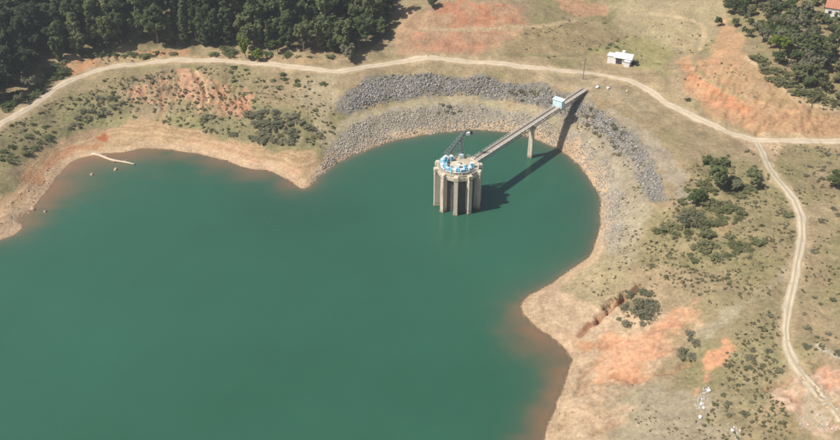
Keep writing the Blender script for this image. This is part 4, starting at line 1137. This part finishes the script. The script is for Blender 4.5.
def tree_mesh(kind, seed):
    """returns (trunk MB, crown V, F) at full size, base at 0"""
    r = np.random.default_rng(seed); b = MB(); cs = []; rs = []
    if kind == 'tall':                      # plantation eucalypt: clear bole, narrow broken crown
        H = r.uniform(17, 21); lean = r.normal(0, .5, 2)
        bent(b, (0, 0, -0.6), (lean[0], lean[1], H * .93), .30, .06, r, 7, 7, .012)
        for i in range(46):
            t = r.uniform(.05, .98); z = H * t
            w = 3.7 * (1 - abs(t - .46) / .62) ** .75 if t < .985 else .4
            a = r.random() * 6.28; rr = w * r.random() ** .5
            q = np.array([lean[0] * t + rr * math.cos(a), lean[1] * t + rr * math.sin(a), z])
            if i % 2 == 0: b.tube((lean[0] * t, lean[1] * t, max(z - 1.6, 1)), q, .09, .03, n=4, caps=False)
            cs.append(q); rs.append(r.uniform(.7, 1.35))
        return b, *leaf_cloud(r, cs, rs, 56, .56, .95)
    if kind == 'pine':                      # pointed crown in whorls
        H = r.uniform(14, 18)
        bent(b, (0, 0, -0.6), (0, 0, H * .97), .28, .04, r, 7, 6, .008)
        for lv in range(11):
            t = .16 + .82 * lv / 10; w = 3.0 * (1 - t) ** .75 + .25
            for k in range(5 if lv < 8 else 3):
                a = r.random() * 6.28; rr = w * r.uniform(.55, 1)
                q = np.array([rr * math.cos(a), rr * math.sin(a), H * t - rr * .12])
                b.tube((0, 0, H * t), q, .06, .02, n=4, caps=False)
                cs.append(q * [.75, .75, 1]); rs.append(.55 + .42 * w * .45)
        return b, *leaf_cloud(r, cs, rs, 38, .50, .7)
    if kind == 'broad':
        H = r.uniform(8.5, 11); Rr = r.uniform(3.6, 4.6)
        bent(b, (0, 0, -0.6), (r.normal(0, .3), r.normal(0, .3), H * .5), .36, .22, r, 8, 4, .02)
        for k in range(8):
            a = k * .785 + r.uniform(-.3, .3); q = (Rr * .6 * math.cos(a), Rr * .6 * math.sin(a), H * r.uniform(.55, .85))
            bent(b, (0, 0, H * r.uniform(.3, .5)), q, .15, .05, r, 5, 3, .06)
        lob = [(r.normal(0, Rr * .45), r.normal(0, Rr * .45), H * r.uniform(.5, .82)) for _ in range(7)]
        for k in range(58):
            c0 = np.array(lob[k % 7]); d = r.normal(size=3); d /= np.linalg.norm(d)
            q = c0 + d * [Rr * .5, Rr * .5, H * .2] * r.uniform(.5, 1)
            q[2] = max(q[2], H * .24); cs.append(q); rs.append(r.uniform(.6, 1.15))
        return b, *leaf_cloud(r, cs, rs, 54, .50, .85)
    if kind == 'thicket':                   # wide low bush of many stems
        H = 2.6; Rr = 5.0
        for k in range(16):
            a = r.random() * 6.28; q = Rr * r.uniform(.3, .85)
            bent(b, (q * .7 * math.cos(a), q * .7 * math.sin(a), -.6), (q * math.cos(a), q * math.sin(a), H * r.uniform(.4, .7)), .06, .02, r, 4, 3, .05)
        for k in range(120):
            a = r.random() * 6.28; rr = Rr * math.sqrt(r.random()) * (.8 + .25 * math.sin(3 * a + seed) * math.sin(2 * a))
            cs.append((rr * math.cos(a), rr * math.sin(a), H * (.15 + .55 * r.random() * (1 - .7 * (rr / Rr) ** 2)))); rs.append(r.uniform(.35, .75))
        return b, *leaf_cloud(r, cs, rs, 16, .24, .6, .35, 1.0)
    # shrub
    H = r.uniform(1.5, 2.0); Rr = r.uniform(1.6, 2.1)
    for k in range(6):
        a = r.random() * 6.28; q = (Rr * .55 * math.cos(a), Rr * .55 * math.sin(a), H * r.uniform(.5, .8))
        bent(b, (0.1 * math.cos(a), 0.1 * math.sin(a), -.3), q, .05, .02, r, 4, 3, .05)
    for k in range(20):
        a = r.random() * 6.28; rr = Rr * math.sqrt(r.random()) * .85
        cs.append((rr * math.cos(a), rr * math.sin(a), H * (.28 + .5 * r.random() * (1 - .5 * (rr / Rr) ** 2)))); rs.append(r.uniform(.35, .6))
    return b, *leaf_cloud(r, cs, rs, 14, .22, .5, .3, 1.1)

PROTO = {}
def proto(kind, k, leaf, bark):
    key = (kind, k, leaf)
    if key not in PROTO:
        b, V, F = tree_mesh(kind, 1000 + hash_name(kind) + k)
        tm = bpy.data.meshes.new('trunk'); tm.from_pydata([tuple(v) for v in b.V], [], b.F); tm.materials.append(M[bark])
        o = mesh_obj('crown', V, F, M[leaf]); cm = o.data; bpy.data.objects.remove(o)
        PROTO[key] = (tm, cm)
    return PROTO[key]
def hash_name(s): return sum(ord(ch) * (i + 3) for i, ch in enumerate(s)) % 997

def plant(kind, var, leaf, bark, loc, scale, name, label, cat, group=None, zs=1.0, part='trunk'):
    tm, cm = proto(kind, var, leaf, bark)
    t = tag(empty(name, (loc[0], loc[1], loc[2] - 0.05), random.random() * 6.28), label, cat, group)
    t.scale = (scale, scale, scale * zs)
    for nm, me in ((part, tm), ('crown' if part == 'trunk' else 'foliage', cm)):
        o = bpy.data.objects.new(nm, me); COL.objects.link(o); o.parent = t
    return t

def spaced(P, dmin, taken):
    out = []
    for q in P:
        if all((q[0] - w[0]) ** 2 + (q[1] - w[1]) ** 2 > dmin * dmin for w in taken):
            taken.append(q); out.append(q)
    return out

def ordinal(n):
    w = ['first', 'second', 'third', 'fourth', 'fifth', 'sixth', 'seventh', 'eighth', 'ninth', 'tenth']
    return w[n - 1] if n <= 10 else str(n) + ('th' if 10 < n % 100 < 20 else {1: 'st', 2: 'nd', 3: 'rd'}.get(n % 10, 'th'))
def z_at(q): return float(gh(q[0], q[1])[0])
taken = []
# -- single trees one can point at
SINGLE = [((351, 60), 'broad', 0, 'leaf_grey', 'bark', 0.85, 'grey green bushy tree at the road corner before the dark wood', 1.15),
          ((246, 57), 'broad', 1, 'leaf_bright', 'bark', 0.64, 'bright yellow green young tree at the wood edge, left of the two', 1.3),
          ((259, 60), 'broad', 2, 'leaf_bright', 'bark', 0.56, 'bright yellow green young tree at the wood edge, right of the two', 1.2),
          ((278, 52), 'broad', 3, 'leaf_mid', 'bark', 0.5, 'mid green bushy tree just right of the two yellow green ones', 1.2),
          ((717, 186), 'broad', 1, 'leaf_mid', 'bark', 0.98, 'largest round green tree between the rock lining and the track fork', 0.95),
          ((696, 203), 'broad', 2, 'leaf_mid', 'bark', 0.60, 'small round dark green tree left of the largest tree by the track fork', 0.95),
          ((752, 185), 'broad', 3, 'leaf_mid', 'bark', 0.66, 'green tree close to the track just below the fork', 0.9),
          ((737, 190), 'broad', 0, 'leaf_grey', 'bark', 0.50, 'dull green little tree between two green trees below the fork', 0.9),
          ((835, 187), 'broad', 2, 'leaf_mid', 'bark', 0.72, 'green tree at the right edge below the road', 0.9),
          ((689, 222), 'thicket', 3, 'leaf_grey', 'bark', 1.15, 'broad grey green thicket on the slope above the sandy patch', 1.2),
          ((648, 309), 'thicket', 1, 'leaf_grey', 'bark', 1.15, 'wide grey green thicket beside the dark erosion gully', 0.9),
          ((778, 56), 'broad', 1, 'leaf_bright', 'bark', 0.85, 'bright green tree at the lower edge of the right wood', 0.95),
          ((718, 27), 'broad', 2, 'leaf_mid', 'bark', 0.36, 'small lone tree beside the orange earth at the top right', 1.3),
          ((30, 90), 'broad', 3, 'leaf_grey', 'bark', 0.6, 'pale grey green tree in front of the dark wood at far left', 1.0),
          ((20, 103), 'broad', 1, 'leaf_grey', 'bark', 0.36, 'small grey green tree by the road at the far left', 1.0),
          ((434, 6), 'broad', 0, 'leaf_dark', 'bark', 0.62, 'dark tree on top of the red cutting at the upper edge', 1.0),
          ((748, 95), 'broad', 0, 'leaf_grey', 'bark', 0.001, '', 1.0),
          ((620, 283), 'broad', 2, 'leaf_grey', 'bark', 0.001, '', 1.0)]
for (a, b_), kd_, v, lf, bk, sc, lab, zs in SINGLE:
    if sc < 0.01: continue
    p = gpt(a, b_); taken.append(p[:2])
    if kd_ == 'thicket': plant(kd_, v, lf, bk, p, sc, 'thicket', lab, 'bush', None, zs, 'stem')
    else: plant(kd_, v, lf, bk, p, sc, 'tree', lab, 'tree', None, zs)

# -- the dark plantation at the upper left
front = smooth_line(wpoly([(62, 60), (90, 52), (130, 46), (175, 46), (215, 47), (240, 47), (285, 50), (320, 55), (345, 54), (366, 48), (378, 38), (384, 26), (388, 10)]), 4.0)
cand = [q + rng.normal(0, 1.1, 2) + np.array([0, rng.uniform(0, 3.0)]) for q in front]
body = scatter(wpoly([(62, 58), (130, 44), (215, 45), (285, 49), (345, 52), (364, 46), (380, 26), (386, 2), (380, -28), (60, -28)]), 1500)
f_trees = spaced(cand, 4.6, taken); b_trees = spaced(body, 5.0, taken)
b_trees.sort(key=lambda q: q[1])
TALL = f_trees + b_trees[:215 - len(f_trees)]
for q in TALL:
    u = rng.random(); kd_ = 'tall' if u < .50 else ('pine' if u < .68 else 'broad')
    u = rng.random(); lf = 'leaf_euc' if u < .70 else ('leaf_mid' if u < .86 else ('leaf_olive' if u < .91 else 'leaf_dark'))
    edge_ = any(q is w for w in f_trees)
    where = 'left part of the dark wood' if q[0] < -85 else ('middle of the dark wood' if q[0] < -45 else 'right end of the dark wood')
    look = {'tall': 'tall narrow crowned tree', 'pine': 'pointed dark tree', 'broad': 'round crowned tree'}[kd_]
    plant(kd_, int(rng.integers(0, 5)), lf, 'bark_pale' if kd_ == 'tall' else 'bark', (q[0], q[1], z_at(q)), rng.uniform(.68, 1.38) * (0.92 if edge_ else 1) * (1.2 if kd_ == 'broad' else 1), 'plantation_tree',
          look + ' in the front row of the wood' if edge_ else look + ' inside the ' + where, 'tree',
          'front row of the dark wood above the road' if edge_ else look + 's, ' + where, 1.25 if kd_ == 'broad' else 1.0)
# -- dark round trees at the far left
dk = scatter(wpoly([(-40, 114), (0, 99), (19, 85), (31, 70), (40, 57), (64, 46), (70, -20), (-40, -20)]), 500)
for q in spaced(dk, 5.8, taken)[:64]:
    plant('broad', int(rng.integers(0, 4)), 'leaf_dark', 'bark', (q[0], q[1], z_at(q)), rng.uniform(1.05, 1.75), 'broadleaf_tree', 'dark round crowned tree in the dense wood at the upper left corner', 'tree', 'dark broadleaf wood at the upper left corner', rng.uniform(.95, 1.25))
# -- mixed wood on the right hill
rt = scatter(wpoly([(718, -8), (738, 32), (760, 48), (778, 62), (795, 84), (820, 96), (860, 104), (860, -25), (720, -25)]), 700)
hx, hy = hp2[0] + 3, hp2[1] + 3
rt = [q for q in rt if not (abs(q[0] - hx) < 10 and -16 < q[1] - hy < 9)]
for q in spaced(rt, 3.7, taken)[:170]:
    u = rng.random(); lf = 'leaf_mid' if u < .45 else ('leaf_grey' if u < .68 else ('leaf_olive' if u < .95 else 'leaf_dark'))
    plant('broad', int(rng.integers(0, 4)), lf, 'bark', (q[0], q[1], z_at(q)), rng.uniform(.34, .80), 'hill_tree',
          {'leaf_olive': 'olive tree in the mixed wood on the right hill', 'leaf_mid': 'mid green tree in the mixed wood on the right hill', 'leaf_grey': 'dull grey green tree in the mixed wood on the right hill', 'leaf_dark': 'dark green tree in the mixed wood on the right hill'}[lf], 'tree', {'leaf_olive': 'olive trees of the right hill', 'leaf_mid': 'mid green trees of the right hill', 'leaf_grey': 'grey green trees of the right hill', 'leaf_dark': 'dark trees of the right hill'}[lf], rng.uniform(.85, 1.2))

# -- shrubs, each its own plant
SHRUBS = [([(205, 118), (250, 108), (300, 118), (332, 132), (318, 146), (270, 146), (225, 134)], 40, 2.4, 'leaf_grey', (.6, 2.0), 'grey green shrub on the slope above the spit', 'shrubs above the spit'),
          ([(60, 130), (95, 98), (120, 92), (125, 105), (100, 118), (75, 130)], 16, 3.0, 'leaf_grey', (.7, 1.6), 'grey green shrub on the grassy bank below the left road bend', 'shrubs below the left road bend'),
          ([(0, 142), (30, 125), (55, 125), (50, 140), (20, 160), (0, 168)], 14, 3.0, 'leaf_mid', (.7, 1.4), 'green shrub on the bank at the far left below the road', 'shrubs at the far left bank'),
          ([(215, 66), (300, 72), (330, 84), (300, 92), (230, 76)], 14, 3.0, 'leaf_mid', (.5, 1.2), 'small green shrub below the road above the eroded bluff', 'shrubs under the road by the bluff'),
          ([(655, 235), (700, 170), (735, 165), (785, 195), (790, 235), (740, 258), (680, 265)], 56, 2.2, 'leaf_olive', (.6, 2.0), 'dull green shrub in the thicket between rock lining and track', 'thicket between rock lining and track'),
          ([(655, 235), (700, 170), (735, 165), (785, 195), (790, 235), (740, 258), (680, 265)], 20, 2.9, 'leaf_straw', (.5, 1.3), 'straw coloured shrub in the thicket between rock lining and track', 'straw shrubs between rock lining and track'),
          ([(0, 104), (28, 88), (50, 68), (66, 62), (72, 70), (40, 94), (6, 114)], 28, 2.0, 'leaf_mid', (.8, 2.0), 'green bush between the road and the wood at the far left', 'bushes between road and wood at the far left'),
          ([(600, 290), (640, 282), (664, 298), (660, 320), (630, 326), (612, 318)], 12, 2.4, 'leaf_grey', (.5, 1.2), 'grey green shrub round the erosion gully', 'shrubs round the erosion gully'),
          ([(578, 106), (600, 112), (625, 135), (645, 165), (635, 175), (610, 150), (585, 125)], 18, 2.6, 'leaf_grey', (.5, 1.1), 'low shrub growing in the right hand rock lining', 'shrubs in the right rock lining'),
          ([(500, 88), (545, 90), (556, 106), (520, 100)], 8, 2.4, 'leaf_straw', (.5, 1.1), 'yellowish low shrub in the rocks left of the gatehouse', 'shrubs in the rocks left of the gatehouse'),
          ([(425, 106), (460, 104), (500, 108), (480, 114), (430, 114)], 6, 2.4, 'leaf_grey', (.5, .9), 'low green shrub on the lower rock lining across from the tower', 'shrubs on the lower rock lining'),
          ([(752, 58), (785, 70), (838, 92), (838, 106), (800, 98), (768, 80)], 40, 2.4, 'leaf_olive', (.6, 1.9), 'olive shrub along the footpath under the right wood', 'shrubs along the footpath'),
          ([(690, 330), (700, 345), (690, 365), (672, 368), (680, 350)], 6, 2.2, 'leaf_grey', (.5, 1.1), 'shrub beside the narrow orange scar', 'shrubs beside the narrow orange scar'),
          ([(740, 320), (785, 310), (785, 370), (765, 395), (735, 430), (722, 400)], 18, 3.0, 'leaf_grey', (.4, 1.0), 'low shrub on the olive slope left of the lower track', 'shrubs left of the lower track'),
          ([(800, 300), (840, 290), (840, 355), (800, 355)], 10, 3.0, 'leaf_grey', (.4, .9), 'low shrub on the slope right of the lower track', 'shrubs right of the lower track'),
          ([(800, 150), (840, 155), (840, 260), (812, 260)], 12, 3.4, 'leaf_grey', (.4, .9), 'low shrub on the field right of the upper track', 'shrubs right of the upper track'),
          ([(60, 58), (90, 51), (230, 48), (330, 57), (345, 60), (260, 57), (120, 56)], 32, 2.2, 'leaf_mid', (.6, 1.8), 'green bush at the foot of the dark wood', 'bushes at the foot of the dark wood'),
          ([(345, 66), (358, 62), (356, 70)], 3, 2.4, 'leaf_grey', (.6, 1.0), 'bush at the road corner by the dark wood', 'bushes at the road corner'),
          ([(545, 58), (600, 48), (625, 36), (640, 36), (600, 56)], 9, 2.4, 'leaf_mid', (.4, .8), 'small bush along the field edge left of the white shed', 'bushes along the field edge'),
          ([(632, 64), (638, 60), (640, 68)], 2, 1.6, 'leaf_dark', (.6, .9), 'dark bush at the right end of the white shed', 'bushes at the white shed'),
          ([(684, 96), (690, 98), (688, 103)], 1, 1, 'leaf_dark', (.9, 1.0), 'lone dark bush at the foot of the orange scar', None)]
for poly, n, dm, lf, (s0, s1), lab, grp in SHRUBS:
    P = scatter(wpoly(poly), n * 14)
    P = P[np.argsort(-(fbm(P[:, 0], P[:, 1], 8, 640) + rng.uniform(-.9, .9, len(P))))]
    for q in spaced(P, dm, taken)[:n]:
        if seg_dist(np.array([q[0]]), np.array([q[1]]), ROAD)[0] < 3 or seg_dist(np.array([q[0]]), np.array([q[1]]), TRACK)[0] < 2.6: continue
        plant('shrub', int(rng.integers(0, 5)), lf, 'bark', (q[0], q[1], z_at(q)), rng.uniform(s0, s1), 'bush' if 'bush' in lab else 'shrub', lab, 'bush' if 'bush' in lab else 'shrub', grp, rng.uniform(.5, .85), 'stem')

# -- ground cover nobody could count: small tufts and low scrub
def tufts(name, sets, label):
    r = np.random.default_rng(77)
    base_V, base_F = leaf_cloud(r, [(0, 0, .28), (.22, .1, .2), (-.2, .15, .2), (.05, -.25, .2)], [.32, .25, .25, .25], 5, .2, .6, .3, 1.0)
    nv = len(base_V)
    Vs = []; Fs = []; Cs = []; k = 0
    for P, s0, s1, ca, cb in sets:
        z = gh(P[:, 0], P[:, 1])
        dr = np.minimum(seg_dist(P[:, 0], P[:, 1], ROAD[::3]) - 0.9, seg_dist(P[:, 0], P[:, 1], TRACK[::3]))
        ok = (dr > 1.9) & (shore_sdf(P[:, 0], P[:, 1]) > 4.5)
        z = z - 0.02
        for i in np.where(ok)[0]:
            s = s0 + (s1 - s0) * rng.random() ** 2; t = rng.random() * 6.28
            R = np.array([[math.cos(t), -math.sin(t), 0], [math.sin(t), math.cos(t), 0], [0, 0, 1]]) * s
            R[2, 2] *= rng.uniform(.7, 1.2)
            Vs.append(base_V @ R.T + (P[i, 0], P[i, 1], z[i])); Fs.append(base_F + k); k += nv
            cc = np.array(ca) + (np.array(cb) - np.array(ca)) * rng.random()
            Cs.append(np.tile(cc, (nv, 1)))
    o = mesh_obj(name, np.vstack(Vs), np.vstack(Fs), M['scrub'])
    add_color(o, 'tint', np.vstack(Cs))
    return tag(o, label, 'ground cover', kind='stuff')
G1, G2, S1, S2 = (0.19, 0.19, 0.098), (0.26, 0.245, 0.13), (0.26, 0.22, 0.125), (0.38, 0.32, 0.195)
def sc(px, n, f, s): return thin(scatter(wpoly(px), int(n * 0.62)), f + 0.12, s, 9)
tufts('scrub', [
    (sc([(0, 128), (50, 98), (110, 78), (200, 66), (330, 82), (335, 130), (320, 150), (250, 138), (130, 118), (60, 132), (0, 172)], 2600, -0.05, 601), .6, 2.0, G1, G2),
    (sc([(0, 128), (50, 98), (110, 78), (200, 66), (330, 82), (335, 130), (320, 150), (250, 138), (130, 118), (60, 132), (0, 172)], 1500, -0.1, 603), .5, 1.4, S1, S2),
    (sc([(640, 260), (670, 200), (690, 165), (750, 150), (790, 190), (795, 280), (740, 310), (690, 300)], 2300, -0.15, 605), .5, 1.7, G1, G2),
    (sc([(640, 260), (670, 200), (690, 165), (750, 150), (790, 190), (795, 280), (740, 310), (690, 300)], 1200, -0.15, 607), .5, 1.5, S1, S2),
    (sc([(770, 145), (850, 145), (850, 360), (800, 360), (795, 300), (805, 220)], 1500, -0.05, 609), .4, 1.2, G1, S1),
    (sc([(735, 330), (785, 300), (788, 360), (770, 390), (790, 410), (790, 440), (700, 440), (712, 400)], 1500, -0.15, 611), .4, 1.3, G1, S1),
    (sc([(500, 56), (560, 10), (640, 20), (700, 20), (740, 70), (800, 112), (690, 90), (620, 50)], 1100, 0.05, 613), .4, 1.2, G1, S1),
    (sc(RIP_UP, 900, -0.05, 615), .5, 1.4, G1, S1), (sc(RIP_LOW, 350, 0.0, 617), .4, 1.1, G1, S1),
    (sc([(555, 95), (590, 105), (640, 160), (650, 240), (620, 265), (612, 200), (590, 150)], 900, -0.05, 619), .4, 1.3, G2, S2),
    (sc([(570, 270), (620, 250), (660, 275), (650, 325), (615, 320)], 500, -0.05, 621), .4, 1.2, G2, S1),
    (sc([(620, 380), (700, 372), (730, 440), (640, 440)], 500, 0.1, 623), .35, .9, G2, S1),
    (sc([(60, 66), (130, 50), (330, 58), (390, 55), (395, 20), (360, 60), (210, 58)], 500, 0, 625), .5, 1.3, G1, S2),
    (sc([(740, 40), (800, 70), (850, 95), (850, 118), (800, 105), (760, 75)], 900, -0.2, 627), .5, 1.8, G1, S1)],
    'low scrub and dry grass tufts scattered over the banks')
# tell the members of small groups apart by their order as seen from the lake
groups = {}
for o in list(scene.objects):
    if o.parent is None and o.get('group') and o.get('category') in ('shrub', 'tree', 'bush'): groups.setdefault(o['group'], []).append(o)
for g, os_ in groups.items():
    if 1 < len(os_) <= 48:
        os_.sort(key=lambda o: o.location.x / (o.location.y * math.cos(TP) + (CAM_H - o.location.z) * math.sin(TP)))
        for i, o in enumerate(os_):
            if len(o['label'].split()) <= 12: o['label'] = o['label'] + ', ' + ordinal(i + 1) + ' from the left'
            else: o['label'] = o['label'] + ', ' + ordinal(i + 1) + ' from left'

# ------------------------------------------------------------------ thin summer haze over the valley
x0, x1, y0, y1, z0, z1 = -6900, 6900, -6900, 9900, float(gz.min()) - 1.0, max(CAM_H, float(gz.max())) + 6.0
hv = [(x, y, z) for z in (z0, z1) for x, y in ((x0, y0), (x1, y0), (x1, y1), (x0, y1))]
hm = bpy.data.materials.new('haze'); hm.use_nodes = True
ht = hm.node_tree; ht.nodes.remove(ht.nodes['Principled BSDF'])
pv_ = ht.nodes.new('ShaderNodeVolumePrincipled'); pv_.inputs['Color'].default_value = (0.86, 0.90, 0.95, 1); pv_.inputs['Density'].default_value = 0.0002; pv_.inputs['Anisotropy'].default_value = 0.2
ht.links.new(pv_.outputs[0], ht.nodes['Material Output'].inputs['Volume'])
hz_ = mesh_obj('haze', hv, [(3, 2, 1, 0), (4, 5, 6, 7), (0, 1, 5, 4), (1, 2, 6, 5), (2, 3, 7, 6), (3, 0, 4, 7)], hm)
tag(hz_, 'thin pale haze in the air over the whole valley', 'haze', kind='stuff')
